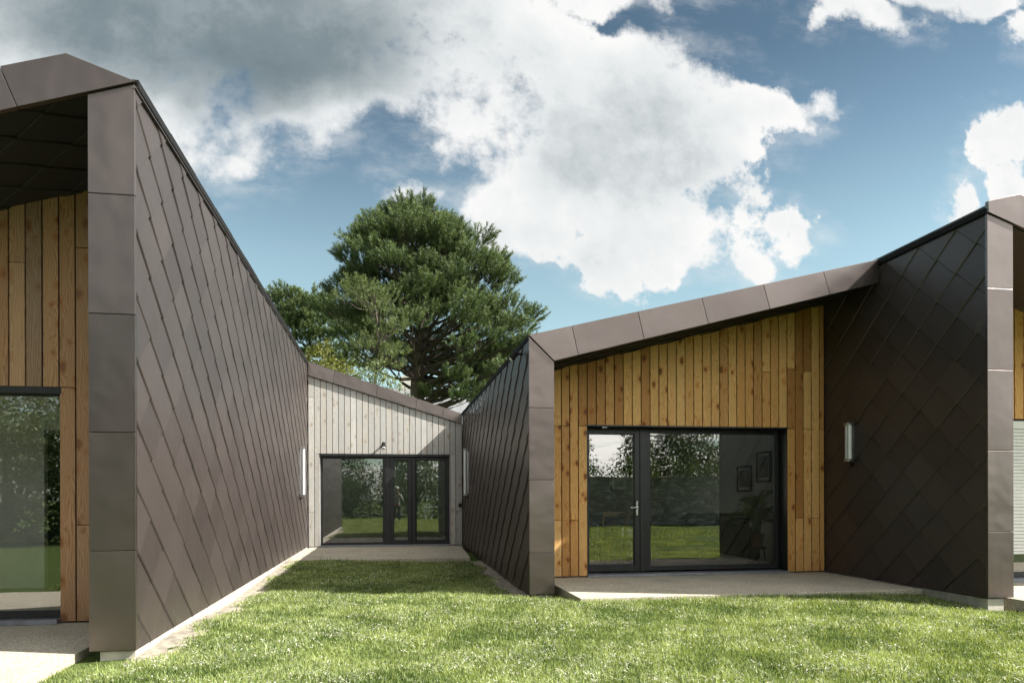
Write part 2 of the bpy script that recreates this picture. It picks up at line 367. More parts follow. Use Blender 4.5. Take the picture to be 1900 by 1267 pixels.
def np_mesh(name, V, F, rnd, mat, parent=None, loc=(0, 0, 0)):
    """V (n,3), F (m,k) equal sized faces, rnd per face"""
    me = bpy.data.meshes.new(name); L = wloc(parent) if parent else Vector(loc)
    V = np.asarray(V, dtype=np.float32)-np.array(L, dtype=np.float32)
    F = np.asarray(F, dtype=np.int32); k = F.shape[1]
    me.vertices.add(len(V)); me.vertices.foreach_set('co', V.ravel())
    me.loops.add(F.size); me.loops.foreach_set('vertex_index', F.ravel())
    me.polygons.add(len(F)); me.polygons.foreach_set('loop_start', np.arange(0, F.size, k, dtype=np.int32))
    me.update(calc_edges=True)
    at = me.attributes.new('rnd', 'FLOAT', 'FACE'); at.data.foreach_set('value', np.asarray(rnd, dtype=np.float32))
    me.materials.append(MT[mat]); o = bpy.data.objects.new(name, me); link(o, parent)
    if not parent: o.location = loc
    WL[o.name] = L
    return o
def structure(o): o['kind'] = 'structure'; return o
def clip(poly, a, b, c):   # keep a*u+b*v<=c
    out = []
    for i in range(len(poly)):
        p, q = poly[i], poly[(i+1) % len(poly)]
        dp, dq = a*p[0]+b*p[1]-c, a*q[0]+b*q[1]-c
        if dp <= 0: out.append(p)
        if dp*dq < 0:
            t = dp/(dp-dq); out.append(tuple(p[k]+(q[k]-p[k])*t for k in range(3)))
    return out
def diamonds(mb, mapf, u0, u1, v0, v1, W, H, ut, vt, planes=None, lift=.027, ext=.018):
    """overlapping diamond shingles, lower tip of one at (ut, vt); mapf(u, v, n) -> xyz"""
    hw, hh = W/2, H/2
    for i in range(int((u0-ut)/hw)-2, int((u1-ut)/hw)+3):
        for j in range(int((v0-vt)/hh)-3, int((v1-vt)/hh)+3):
            if (i+j) % 2: continue
            cu, cv = ut+i*hw, vt+hh+j*hh
            t1, t2 = random.uniform(-.0035, .0035), random.uniform(-.0035, .0035)
            nt = .55
            P = [(cu, cv+hh, 0.0), (cu-hw-ext*.3, cv, lift*nt+t1), (cu-.009, cv-hh-ext+.003, lift+.002), (cu, cv-hh-ext-.006, lift+.004), (cu+.009, cv-hh-ext+.003, lift+.002), (cu+hw+ext*.3, cv, lift*nt+t2)]
            mid = (cu, cv-.02, lift*.52+.003+random.uniform(-.001, .001))
            r = random.random()
            I = [tuple(mid[a]+(p[a]-mid[a])*.948 for a in range(3)) for p in P]
            P = [P[0]]+[(p[0], p[1], p[2]-.009) for p in P[1:]]
            T = [[mid, I[k], I[(k+1) % 6]] for k in range(6)]+[[I[k], P[k], P[(k+1) % 6], I[(k+1) % 6]] for k in range(6)]
            for tri in T:
                for pl in ([(1, 0, u1), (-1, 0, -u0), (0, 1, v1), (0, -1, -v0)]+(planes or [])):
                    if len(tri) > 2: tri = clip(tri, *pl)
                if len(tri) > 2: mb.poly([mapf(*p) for p in tri], r)
# ------------------------------------------------ ground
def gauss(x, y, cx, cy, sx, sy): return np.exp(-((x-cx)/sx)**2-((y-cy)/sy)**2)
def gh(x, y):
    x = np.asarray(x, dtype=float); y = np.asarray(y, dtype=float)
    h = -.115+.018*np.sin(x*1.3+.7*y)+.015*np.sin(y*1.7-.6*x)
    h = h+.075*gauss(x, y, 4.2, 8.2, 2.6, .9)+.05*gauss(x, y, -1.2, 14, 3.5, 2.5)
    h = h-.10*gauss(x, y, 7.1, 7.2, 1.0, 1.1)-.05*gauss(x, y, 2.1, 9.1, .9, .8)
    h = h+.045*gauss(x, y, -1.6, 6.3, .8, 2.5)
    return h
def grid(xs, ys, hf, name, mat):
    X, Y = np.meshgrid(xs, ys); Z = hf(X, Y)
    V = np.stack([X.ravel(), Y.ravel(), Z.ravel()], 1); nx = len(xs); ny = len(ys)
    i = (np.arange(ny-1)[:, None]*nx+np.arange(nx-1)[None, :]).ravel()
    F = np.stack([i, i+1, i+nx+1, i+nx], 1)
    return np_mesh(name, V, F, np.zeros(len(F)), mat)
far = [-300, -150, -80, -40, -25, -18]
lo = structure(grid(np.array(far+list(np.arange(-14, 14.01, .2))+[-q for q in far[::-1]]), np.array([-300, -150, -80, -40, -25]+list(np.arange(-16, 18.01, .2))+[22, 30, 60, 150, 300]), gh, 'lawn', 'lawn'))
def terrace(x0, x1, y0, y1, rx=None):
    mb = MB()
    if rx is None: mb.box(x0, x1, y0, y1, -.22, -.02)
    else: mb.hexa([(x0, y0, -.22), (rx, y0, -.22), (x1, y1, -.22), (x0, y1, -.22), (x0, y0, -.02), (rx, y0, -.02), (x1, y1, -.02), (x0, y1, -.02)])
    return structure(mb.build('terrace', 'slab', bevel=.006))
terrace(-9, -2.42, 5.2, 7.95)
terrace(2.23, 6.80, 8.41, 10.95)
terrace(-1.93, 1.76, 14.55, 18.45, 1.58)
terrace(7.20, 12.5, 6.6, 9.3)
def strip(pts, name='soil_strip'):   # low ragged bank of earth beside a wall, wall line (x0) and outer edge (x1)
    V = []; F = []; nseg = 200; na = 9
    (xa, ya, wa), (xb, yb, wb), sgn = pts
    for i in range(nseg+1):
        t = i/nseg; y = ya+(yb-ya)*t; wd = (wa+(wb-wa)*t)*(1+.22*math.sin(y*2.3)*math.sin(y*5.1+1)+.08*math.sin(y*17))
        for j in range(na):
            s = j/(na-1); x = xa+(xb-xa)*t+sgn*wd*s
            V.append((x, y, float(gh(x, y))+.025*(1-s**2)-.014+random.uniform(-.012, .012)))
    for i in range(nseg):
        for j in range(na-1): a = i*na+j; F.append((a, a+1, a+na+1, a+na))
    return structure(np_mesh(name, V, F, np.zeros(len(F)), 'soil'))
strip(((-2.00, 5.9, .42), (-2.00, 14.6, .40), 1))
strip(((1.85, 9.4, .50), (1.80, 14.6, .40), -1))
# ------------------------------------------------ building helpers
def planks(mb, edges, y, zb, zt, cuts, th=.022, gap=.0135):
    """vertical boards between consecutive x edges; zb/zt functions of x; cuts(i, xc) -> list of joint heights"""
    for i, (a, b) in enumerate(zip(edges[:-1], edges[1:])):
        xa, xb = a+gap/2, b-gap/2; xc = (a+b)/2
        segs = [None]+sorted(cuts(i, xc))+[None]
        for k in range(len(segs)-1):
            r = random.random(); dy = random.uniform(-.0015, .0015)
            z0a, z0b = (zb(xc), zb(xc)) if segs[k] is None else (segs[k]+.004, segs[k]+.004)
            z1a, z1b = (zt(xa), zt(xb)) if segs[k+1] is None else (segs[k+1]-.003, segs[k+1]-.003)
            if min(z1a, z1b)-z0a < .01: continue
            y0, y1 = y+dy, y+th
            mb.hexa([(xa, y0, z0a), (xb, y0, z0b), (xb, y1, z0b), (xa, y1, z0a), (xa, y0, z1a), (xb, y0, z1b), (xb, y1, z1b), (xa, y1, z1a)], r)
def column(parent, x0, x1, y0, depth, joints, ztop0, ztop1, zbot):
    inner = (x0, x0+.012) if parent.name == 'house_wing' else (x1-.012, x1)
    MB().box(*inner, y0+.036, y0+depth, zbot, min(ztop0, ztop1)-.02).build('return_panel', 'panel', parent)
    depth = .035
    zs = [zbot]+joints; mb = MB()
    for i, z in enumerate(zs):
        e = .0025
        if i < len(zs)-1: mb.box(x0, x1, y0+random.uniform(0, .002), y0+depth, z+e, zs[i+1]-e)
        else: mb.hexa([(x0, y0, z+e), (x1, y0, z+e), (x1, y0+depth, z+e), (x0, y0+depth, z+e), (x0, y0, ztop0), (x1, y0, ztop1), (x1, y0+depth, ztop1), (x0, y0+depth, ztop0)])
    c = mb.build('corner_panel', 'panel', parent, bevel=.003)
    return c
    b = MB().box(x0+.012, x1-.012, y0+.012, y0+depth-.01, zbot+.02, min(ztop0, ztop1)-.03).build('panel_backing', 'back', parent); return c
def fascia(parent, top, bot, y0, joints, th=.05, e=.003, name='fascia'):
    """top, bot: functions z(x); joints: list of (x_top, x_bot) from left to right including both ends"""
    mb = MB()
    for (a, b), (c, d_) in zip(joints[:-1], joints[1:]):
        mid = [(x, top(x)) for x in TOPBREAK if a < x < c]
        prof = [(b+e, bot(b+e)), (d_-e, bot(d_-e)), (c-e, top(c-e))]+mid[::-1]+[(a+e, top(a+e))]
        mb.prism(prof, y0+random.uniform(0, .002), y0+th)
    return mb.build(name, 'panel', parent, bevel=.0025)
TOPBREAK = []
def pane(parent, x0, x1, y, z0, z1, mat='glass', rot=0.0):
    mb = MB(); c = (x0+x1)/2
    dy = math.tan(rot)*(x1-x0)/2
    mb.poly([(x0, y-dy, z0), (x1, y+dy, z0), (x1, y+dy, z1), (x0, y-dy, z1)])
    return mb.build('pane', mat, parent, flip=False)
def frame(parent, name, x0, x1, y0, y1, z0, z1, w, wb=None, mat='frame'):
    wb = wb or w; mb = MB()
    mb.box(x0, x0+w, y0, y1, z0, z1); mb.box(x1-w, x1, y0, y1, z0, z1)
    mb.box(x0+w, x1-w, y0+.001, y1, z1-w, z1); mb.box(x0+w, x1-w, y0+.001, y1, z0, z0+wb)
    # glazing bead, a thin step inside the frame
    a0, a1, b0, b1 = x0+w, x1-w, z0+wb, z1-w; q = .012
    mb.box(a0, a0+q, y0+.018, y1-.004, b0, b1); mb.box(a1-q, a1, y0+.018, y1-.004, b0, b1)
    mb.box(a0+q, a1-q, y0+.0185, y1-.004, b1-q, b1); mb.box(a0+q, a1-q, y0+.0185, y1-.004, b0, b0+q)
    return mb.build(name, mat, parent, bevel=.003)
def handle(parent, x, y, z, lever=-1):
    mb = MB()
    mb.box(x-.016, x+.016, y-.010, y, z-.12, z+.10)
    mb.tube([(x, y-.008, z), (x, y-.055, z)], .010, 10)
    mb.tube([(x, y-.055, z), (x+lever*.03, y-.060, z), (x+lever*.125, y-.058, z-.004)], [.011, .010, .009], 10)
    return mb.build('handle', 'steel', parent, bevel=.002)
def wallface(parent, x, sgn, y0, y1, z0, z1, W, H, ut, vt, planes=None, back=.34, lift=.027):
    """shingled long wall in the plane x; sgn = side the shingles face"""
    mb = MB(); diamonds(mb, lambda u, v, n: (x+sgn*(n-.022), u, v), y0, y1, z0, z1, W, H, ut, vt, planes, lift)
    o = mb.build('shingle_cladding', 'tile', parent, flip=False)
    return o
def room(parent, x0, x1, y0, y1, z1, wallm='white', floorm='floor_in', back=None, t=.03, hole=None, light=None):
    MB().box(x0, x0+t, y0, y1, 0, z1).build('interior_wall', wallm, parent)
    MB().box(x1-t, x1, y0, y1, 0, z1).build('interior_wall', wallm, parent)
    if hole:
        a, b = hole; mb = MB().box(x0+t, a, y1-t, y1, 0, z1); mb.box(b, x1-t, y1-t, y1, 0, z1); mb.box(a, b, y1-t, y1, 2.3, z1); mb.box(a, b, y1-t, y1, 0, .2); mb.build('interior_wall', back or wallm, parent)
    else: MB().box(x0+t, x1-t, y1-t, y1, 0, z1).build('interior_wall', back or wallm, parent)
    mb = MB()
    if light:
        a, b, c, d_ = light; mb.box(x0+t, x1-t, y0, c, z1-t, z1-.002); mb.box(x0+t, x1-t, d_, y1-t, z1-t, z1-.002); mb.box(x0+t, a, c, d_, z1-t, z1-.002); mb.box(b, x1-t, c, d_, z1-t, z1-.002)
    else: mb.box(x0+t, x1-t, y0, y1-t, z1-t, z1-.002)
    mb.build('ceiling', 'white', parent)
    MB().box(x0+t, x1-t, y0, y1-t, -.03, .0).build('floor', floorm, parent)
def trim_bar(parent, x, y0, y1, z, sgn):
    mb = MB(); n = 14
    for i in range(n):
        a = y0+(y1-y0)*i/n; b = y0+(y1-y0)*(i+1)/n-.004
        mb.box(min(x-.04*sgn, x+.03*sgn), max(x-.04*sgn, x+.03*sgn), a, b, z-.035, z+.03+.006*(i % 2))
    return mb.build('eaves_trim', 'trim', parent)
# ================================================= WING 1 (left, nearest)
A = thing('house_wing', 'nearest brown metal shingle wing on the left, its long sunlit wall leading to the link', 'house wing', (-2.1, 6.1, 0), 'wings of the house')
TOPBREAK = [-2.443]
XW = -1.96
atop = lambda x: (4.60+(x+2.443)*.31) if x < -2.443 else 4.60-(x+2.443)*(.165/.483)
abot = lambda x: 4.425+.32*(x-XW)
column(A, -2.30, XW, 6.09, 1.5, [.78, 1.70, 2.62, 3.55], abot(-2.30)-.004, abot(XW)-.004, .0)
fascia(A, atop, abot, 6.065, [(-7, -7.1), (-5.2, -5.3), (-4.05, -4.15), (-2.905, -2.785), (XW+.02, XW+.005)])
MB().prism([(-7, atop(-7)-.02), (-7, atop(-7)-.07), (-2.45, 4.44), (XW-.02, 4.42), (XW-.02, atop(XW)-.02), (-2.443, 4.58)], 6.125, 18.15).build('roof', 'tile', A)
sof = lambda x: 4.32+.30*(x+2.30)
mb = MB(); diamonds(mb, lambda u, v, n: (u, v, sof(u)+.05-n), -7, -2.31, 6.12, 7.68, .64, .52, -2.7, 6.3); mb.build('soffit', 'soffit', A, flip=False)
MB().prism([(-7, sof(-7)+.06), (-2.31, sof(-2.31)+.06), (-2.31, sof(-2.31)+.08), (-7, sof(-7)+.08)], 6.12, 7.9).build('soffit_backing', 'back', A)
wallface(A, XW, 1, 6.09, 18.2, .0, 4.40, .65, .505, 6.494, 3.54-.505*6, lift=.021)
MB().box(-2.28, XW-.045, 6.12, 18.19, .0, 4.36).build('wall_core', 'back', A)
MB().box(-2.24, XW-.02, 6.14, 18.19, -.35, -.008).build('plinth', 'plinth', A, bevel=.004)
mb = MB(); mb.box(XW-.02, XW+.012, 6.085, 18.2, 4.385, 4.40); mb.build('edge_strip', 'panel', A)
trim_bar(A, XW-.01, 6.12, 18.2, 4.44, 1)
ox = -3.155
ed = [ox, ox+.147, ox+.294, -2.6, -2.45, -2.30]
ed2 = [ox-.147*k for k in range(24, -1, -1)]
mb = MB()
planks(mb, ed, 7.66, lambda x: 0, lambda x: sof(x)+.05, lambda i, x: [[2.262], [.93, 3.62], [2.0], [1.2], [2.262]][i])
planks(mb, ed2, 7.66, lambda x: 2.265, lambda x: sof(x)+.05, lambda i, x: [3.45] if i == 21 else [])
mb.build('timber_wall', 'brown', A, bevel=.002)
MB().box(-6.7, ox, 7.69, 7.72, 2.28, 4.2).build('wall_backing', 'back', A)
MB().box(ox+.002, -2.30, 7.69, 7.72, 0, 4.2).build('wall_backing', 'back', A)
wn = frame(A, 'window', -6.0, ox+.066, 7.72, 7.79, .03, 2.262, .07, .06)
pane(wn, -5.95, ox+.01, 7.757, .07, 2.2, 'glass_w', -.01)
MB().box(-6.1, ox+.02, 7.655, 7.685, 2.2, 2.262).build('lintel_flashing', 'frame', A)
MB().box(-6.0, ox-.002, 7.60, 7.72, -.018, .028).build('sill', 'sill', A, bevel=.003)
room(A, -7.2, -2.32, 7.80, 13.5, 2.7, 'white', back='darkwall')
pt = MB(); pt.box(-7.1, -4.55, 10.6, 10.7, 0, 2.66); pt.box(-3.2, -2.4, 10.6, 10.7, 0, 2.66); pt.box(-4.55, -3.2, 10.6, 10.7, 2.1, 2.66)
pt.build('partition', 'white', A)
# ================================================= WING 2 (middle, gabled over the terrace)
B = thing('house_wing', 'middle wing with golden larch boards and glazed door under a rising metal roof edge', 'house wing', (4.3, 9.4, 0), 'wings of the house')
XB, XB2, XC, XC2 = 1.785, 2.12, 6.82, 7.16
btop = lambda x: 3.29+(x-XB)*.2455
bbot = lambda x: 2.965+(x-XB2)*.2618
TOPBREAK = []
# mitred corner: column top follows the line from the outer top corner to the inner bottom corner
column(B, XB, XB2, 9.30, 1.25, [.46, 1.41, 2.35], 3.275, 2.955, -.085)
jt = []
for px, py, qx, qy in ((1060.8, 608, 1073, 655), (1183.5, 581, 1195, 628), (1302, 554, 1314, 602), (1416, 527, 1428, 573), (1527, 501, 1539, 545)):
    jt.append((ray(px, py)[0]*9.3, ray(qx, qy)[0]*9.3))
fascia(B, btop, bbot, 9.275, [(XB-.004, XB2-.004)]+jt+[(XC, XC)])
rm = MB(); rp_ = lambda a, b: [(a, bbot(a)+.08), (b, bbot(b)+.08), (b, btop(b)-.025), (a, btop(a)-.025)]
rm.prism([(XB+.02, btop(XB)-.03)]+rp_(XB2+.02, XC)[:3], 9.33, 12.5); rm.prism(rp_(XB2+.02, XC), 15.5, 17.0)
rm.prism(rp_(XB2+.02, 4.6), 12.5, 15.5); rm.prism(rp_(6.2, XC), 12.5, 15.5); rf_ = rm.build('roof', 'tile', B)
pr_ = MB(); pr_.poly([(4.58, 12.48, btop(4.58)), (6.22, 12.48, btop(6.22)), (6.22, 15.52, btop(6.22)), (4.58, 15.52, btop(4.58))]); pr_.build('rooflight', 'glass', rf_, flip=False)  # pane over a roof opening, both added out of view to light the room
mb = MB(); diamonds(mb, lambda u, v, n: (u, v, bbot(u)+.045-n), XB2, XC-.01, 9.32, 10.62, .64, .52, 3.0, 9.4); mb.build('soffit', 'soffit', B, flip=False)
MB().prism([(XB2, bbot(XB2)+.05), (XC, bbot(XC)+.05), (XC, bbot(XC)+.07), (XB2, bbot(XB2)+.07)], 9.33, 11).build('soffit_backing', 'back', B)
wallface(B, XB, -1, 9.32, 18.2, -.08, 3.24, .64, .52, 9.78, 2.74-.52*4)
MB().box(XB+.045, XB2-.02, 9.33, 18.19, -.07, 2.94).build('wall_core', 'back', B)
MB().box(XB+.10, XB2-.02, 9.36, 18.19, -.35, -.10).build('plinth', 'plinth', B, bevel=.004)
MB().box(XB+.045, XB+.098, 9.38, 18.1, -.35, -.07).build('plinth', 'plinth', B)
trim_bar(B, XB+.02, 9.34, 18.2, 3.27, -1)
px = lambda q: ray(q, 900)[0]*10.6
ol, orr = 2.925, 6.178
bs = lambda x: bbot(x)+.045
left = [XB2, XB2+.14, XB2+.28, px(1042.3), px(1057.5), px(1073.5), ol]
nb_ = 23; step = (orr-ol)/nb_
mb = MB()
planks(mb, left, 10.6, lambda x: 0, bs, lambda i, x: [[], [], [.84, 2.25], [2.25], [.84], [2.25]][i])
planks(mb, [ol+step*k for k in range(nb_+1)], 10.6, lambda x: 2.255, bs, lambda i, x: [3.14] if i in (20,) else [])
rt = [orr, px(1477), px(1492.5), px(1507.5), px(1519), XC-.003]
rt = [orr+k*(XC-.003-orr)/4.6 for k in range(5)]+[XC-.003]
planks(mb, rt, 10.6, lambda x: 0, bs, lambda i, x: [[2.25, 3.20], [.84], [2.25, 3.16], [.84], [2.25]][i])
mb.build('timber_wall', 'gold', B, bevel=.002)
for (a, b, z0) in ((XB2, ol-.003, 0), (ol-.003, orr+.003, 2.262), (orr+.003, XC, 0)):
    MB().prism([(a, z0), (b, z0), (b, bbot(b)+.05), (a, bbot(a)+.05)], 10.63, 10.66).build('wall_backing', 'back', B)
mb = MB(); mb.box(ol-.02, ol, 10.61, 10.95, 0, 2.25); mb.box(orr, orr+.02, 10.61, 10.95, 0, 2.25); mb.box(ol-.02, orr+.02, 10.595, 10.95, 2.251, 2.27)
mb.build('reveal', 'frame', B)
xm = 3.886
fr = MB(); fr.box(xm-.055, xm+.055, 10.82, 10.92, .03, 2.25); fr.build('mullion', 'frame', B, bevel=.003)
dr = frame(B, 'door', ol+.002, xm-.056, 10.835, 10.905, .035, 2.245, .085, .10)
pane(dr, ol+.08, xm-.13, 10.87, .13, 2.17, 'glass_w', .002)
handle(dr, xm-.105, 10.83, 1.02, -1)
wn = frame(B, 'window', xm+.056, orr-.002, 10.845, 10.905, .035, 2.245, .06, .06)
pane(wn, xm+.11, orr-.06, 10.875, .09, 2.19, 'glass_w', 0)
MB().box(ol-.01, orr+.01, 10.56, 10.82, -.018, .012).build('sill', 'sill', B, bevel=.003)
mb = MB(); mb.box(ol+.25, ol+.33, 10.66, 10.70, 2.235, 2.25); mb.build('contact_plate', 'steel', B)
mb = MB(); mb.tube([(ol+.1, 10.80, 2.225), (orr-.1, 10.80, 2.225)], .006, 6); mb.build('blind_rail', 'frame', B)
room(B, XB2, XC-.05, 10.95, 17.0, 2.6, 'white', back='darkwall', hole=(XB2+.06, XB2+2.15), light=(4.6, 6.2, 12.5, 15.5))  # rear wall and ceiling openings added out of sight to brighten the room
# ================================================= WING 3 (right)
Cw = thing('house_wing', 'right hand wing at the picture edge with its tall dark shingle wall in shade', 'house wing', (7.3, 7.5, 0), 'wings of the house')
ctop = lambda x: (4.585+(x-XC)*(.105/.42)) if x < 7.24 else 4.69-(x-7.24)*.30
cbot = lambda x: 4.455-(x-XC)*.34
TOPBREAK = [7.24]
column(Cw, XC, XC2, 7.39, 1.5, [.77, 1.71, 2.645, 3.59], 4.445, 4.34, .0)
fascia(Cw, ctop, cbot, 7.365, [(XC-.01, XC-.004), (8.0, 7.9), (9.2, 9.1), (10.4, 10.3), (12, 12)])
MB().prism([(XC+.02, 4.42), (12, cbot(12)+.05), (12, ctop(12)-.02), (7.24, 4.67), (XC+.02, 4.56)], 7.42, 18.4).build('roof', 'tile', Cw)
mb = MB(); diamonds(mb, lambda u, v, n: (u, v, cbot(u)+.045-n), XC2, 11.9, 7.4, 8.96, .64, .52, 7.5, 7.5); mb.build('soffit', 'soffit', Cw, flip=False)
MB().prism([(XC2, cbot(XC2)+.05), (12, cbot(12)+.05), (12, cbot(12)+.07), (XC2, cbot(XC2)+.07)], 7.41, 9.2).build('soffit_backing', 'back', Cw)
wallface(Cw, XC, -1, 7.40, 18.2, -.0, 4.43, .6352, .53, 7.559, 4.17-.53*7)
MB().box(XC+.045, XC2-.02, 7.42, 18.19, .0, 4.3).build('wall_core', 'back', Cw)
MB().box(XC+.03, XC2-.1, 7.43, 18.19, -.45, -.012).build('plinth', 'plinth', Cw, bevel=.004)
trim_bar(Cw, XC+.005, 7.41, 18.2, 4.485, -1)
mb = MB()
planks(mb, [XC2]+[XC2+.06+.147*k for k in range(30)], 8.95, lambda x: 2.27, lambda x: cbot(x)+.045, lambda i, x: [])
mb.build('timber_wall', 'gold', Cw, bevel=.002)
MB().box(XC2, 11.6, 8.98, 9.0, 2.27, 4.3).build('wall_backing', 'back', Cw)
wn = frame(Cw, 'window', XC2+.01, 10.2, 9.0, 9.07, .03, 2.26, .06, .06)
pane(wn, XC2+.05, 10.15, 9.035, .08, 2.2)
mb = MB()
mb.box(XC2+.02, 10.18, 8.955, 8.98, 2.13, 2.24)
for k in range(36):
    z = .40+k*.048; mb.prism([(XC2+.03, z), (10.17, z), (10.17, z+.044), (XC2+.03, z+.044)], 8.962, 8.978)
mb.box(XC2+.02, 10.18, 8.958, 8.982, .36, .395)
mb.build('roller_shutter', 'shutter', wn, bevel=.008)
MB().box(XC2+.01, 10.2, 8.85, 9.0, -.018, .03).build('sill', 'sill', Cw)
MB().box(XC2, 11.6, 9.10, 9.14, 0, 4.2).build('interior_wall', 'darkwall', Cw)
# ================================================= LINK
L_ = thing('link_building', 'low linking block with silvery grey boards and glazed doors between two dark walls', 'link building', (0, 18.3, 0))
YL = 18.2
ltop = lambda x: 4.47+(x-XW)*((3.27-4.47)/(XB-XW))
lbot = lambda x: 4.145+(x-XW)*((3.02-4.145)/(XB-XW))
fascia(L_, ltop, lbot, YL-.06, [(XW+.01, XW+.01), (-1.33, -1.36), (-.30, -.33), (.66, .63), (1.32, 1.29), (XB-.01, XB-.01)], .08)
MB().prism([(-2.2, ltop(-2.2)-.28), (2.1, ltop(2.1)-.25), (2.1, ltop(2.1)-.02), (-2.2, ltop(-2.2)-.02)], YL+.03, 24).build('roof', 'slate', L_)
cl, cr = -1.705, 1.49
mb = MB(); step = (cr+.11-cl+.11)/24
lf = [XW+.004, XW+.15, cl]; 
planks(mb, [XW+.004, XW+.148], YL, lambda x: 0, lbot, lambda i, x: [.84, 3.62])
planks(mb, [XW+.148, cl], YL, lambda x: 0, lambda x: 2.25, lambda i, x: [])
e = list(np.linspace(XW+.148, XB-.165, 25))
planks(mb, e, YL, lambda x: 2.255, lbot, lambda i, x: [])
planks(mb, [cr, XB-.165], YL, lambda x: 0, lambda x: 2.25, lambda i, x: [])
planks(mb, [XB-.165, XB-.004], YL, lambda x: 0, lbot, lambda i, x: [.84])
mb.build('timber_wall', 'grey', L_, bevel=.002)
for (a, b, z0) in ((XW-.2, cl, 0), (cl, cr, 2.262), (cr, XB+.2, 0)):
    MB().prism([(a, z0), (b, z0), (b, ltop(b)-.3), (a, ltop(a)-.3)], YL+.03, YL+.06).build('wall_backing', 'back', L_)
MB().box(cl, cl+.02, YL+.024, YL+.22, 0, 2.25).build('reveal', 'grey', L_)
MB().box(cr-.02, cr, YL+.024, YL+.22, 0, 2.25).build('reveal', 'grey', L_)
MB().box(cl+.02, cr-.02, YL+.01, YL+.25, 2.2, 2.262).build('lintel_flashing', 'frame', L_)
pxl = lambda q: ray(q, 900)[0]*(YL+.17)
xa, xb, xc_, xd = pxl(713), pxl(726), pxl(758), pxl(770)
wn = frame(L_, 'window', cl+.02, xa+.02, YL+.14, YL+.20, .02, 2.20, .045)
pane(wn, cl+.05, xa-.01, YL+.17, .05, 2.17, 'glass_t', .0)
MB().box(xa+.021, xb-.03, YL+.12, YL+.21, .02, 2.2).build('mullion', 'frame', L_, bevel=.003)
dr = frame(L_, 'door', xb-.029, (xc_+xd)/2-.004, YL+.13, YL+.2, .03, 2.198, .09)
pane(dr, xb+.03, xc_+.01, YL+.165, .09, 2.13, 'glass_t')
dr2 = frame(L_, 'door', (xc_+xd)/2+.002, cr-.022, YL+.13, YL+.2, .03, 2.198, .09)
pane(dr2, xd, cr-.08, YL+.165, .09, 2.13, 'glass_t')
mb = MB(); hx = pxl(772); mb.tube([(hx, YL+.06, .06), (hx, YL+.06, 2.12)], .016, 10); mb.box(hx-.01, hx+.01, YL+.06, YL+.135, .3, .33); mb.box(hx-.01, hx+.01, YL+.06, YL+.135, 1.8, 1.83)
mb.build('handle', 'frame', dr2)
MB().box(cl, cr, YL-.03, YL+.15, -.018, .018).build('sill', 'sill', L_, bevel=.003)
for a, b in ((-2.25, cl-.12), (cr+.12, 2.1)): MB().box(a, b, YL+.065, 23.4, -.2, 2.75).build('side_wall', 'render', L_)
MB().box(cl+.02, cr-.02, YL+.34, YL+.36, .02, 2.2).build('curtain', 'curtain', L_)
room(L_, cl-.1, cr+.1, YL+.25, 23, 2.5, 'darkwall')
# ================================================= wall lamps, spotlights, switch
def wall_lamp(x, sgn, y, z0, z1, label, three=False):
    t = thing('wall_lamp', label, 'wall lamp', (x, y, (z0+z1)/2), 'tube wall lamps on the shingle walls')
    X = lambda d_: x+sgn*d_
    r = .032
    for k in ((-.034, .034) if three else (0,)):
        mb = MB(); mb.tube([(X(.075), y+k, z0+.04), (X(.075), y+k, z1-.04)], r if not three else .027, 16); mb.build('tube', 'lampw', t, smooth=False)
    if three:
        mb = MB(); mb.tube([(X(.10), y, z0+.03), (X(.10), y, z1-.03)], .012, 12); mb.build('tube', 'steel', t)
    for z in (z0, z1-.04):
        mb = MB(); w_ = .065 if three else .04
        mb.box(min(X(.02), X(.115)), max(X(.02), X(.115)), y-w_, y+w_, z, z+.012); mb.box(min(X(.02), X(.115)), max(X(.02), X(.115)), y-w_, y+w_, z+.028, z+.04)
        mb.tube([(X(.075), y, z+.01), (X(.075), y, z+.03)], w_*.8, 14)
        mb.build('end_cap', 'steel', t, bevel=.003)
    mb = MB(); mb.box(min(X(-.01), X(.03)), max(X(-.01), X(.03)), y-.02, y+.02, z0+.05, z1-.05); mb.build('back_plate', 'steel', t)
    mb = MB(); mb.tube([(X(.03), y, z0+.02), (X(.035), y+.01, z0-.03), (X(.01), y, z0-.06)], .008, 6); mb.tube([(X(0), y, z0-.05), (X(.03), y, z0-.05)], .022, 10); mb.build('cable_gland', 'trim', t)
wall_lamp(XW, 1, 16.6, 1.22, 2.31, 'long white tube lamp on the sunlit shingle wall of the left wing')
wall_lamp(XB, -1, 16.8, 1.22, 2.31, 'long white tube lamp on the shaded wall right of the grey link doors')
wall_lamp(XC, -1, 9.88, 1.70, 2.28, 'short twin tube lamp on the dark wall right of the golden boards', True)
def spot(x, y, z, dx, dy, name, label, cat, s=1.0):
    t = thing(name, label, cat, (x, y, z))
    mb = MB(); mb.tube([(x, y, z), (x+dx*.12*s, y+dy*.12*s, z-.0)], .022*s, 10); mb.build('bracket', 'trim', t)
    a = Vector((x+dx*.12*s, y+dy*.12*s, z-.0)); b = a+Vector((dx*.10, dy*.10, -.10))*s
    mb = MB(); mb.tube([a+Vector((0, 0, .04*s)), a, b], [.03*s, .045*s, .05*s], 14); mb.build('lamp_head', 'trim', t)
    mb = MB(); mb.tube([b, b+Vector((dx*.01, dy*.01, -.01))*s], [.044*s, .036*s], 14); mb.build('lens', 'lampw', t)
q = ray(712, 824); spot(q[0]*YL, YL, CAMH+q[1]*YL, 0, -1, 'sensor_light', 'small black spot head on the grey boards above the link doors', 'outdoor light', 1.1)
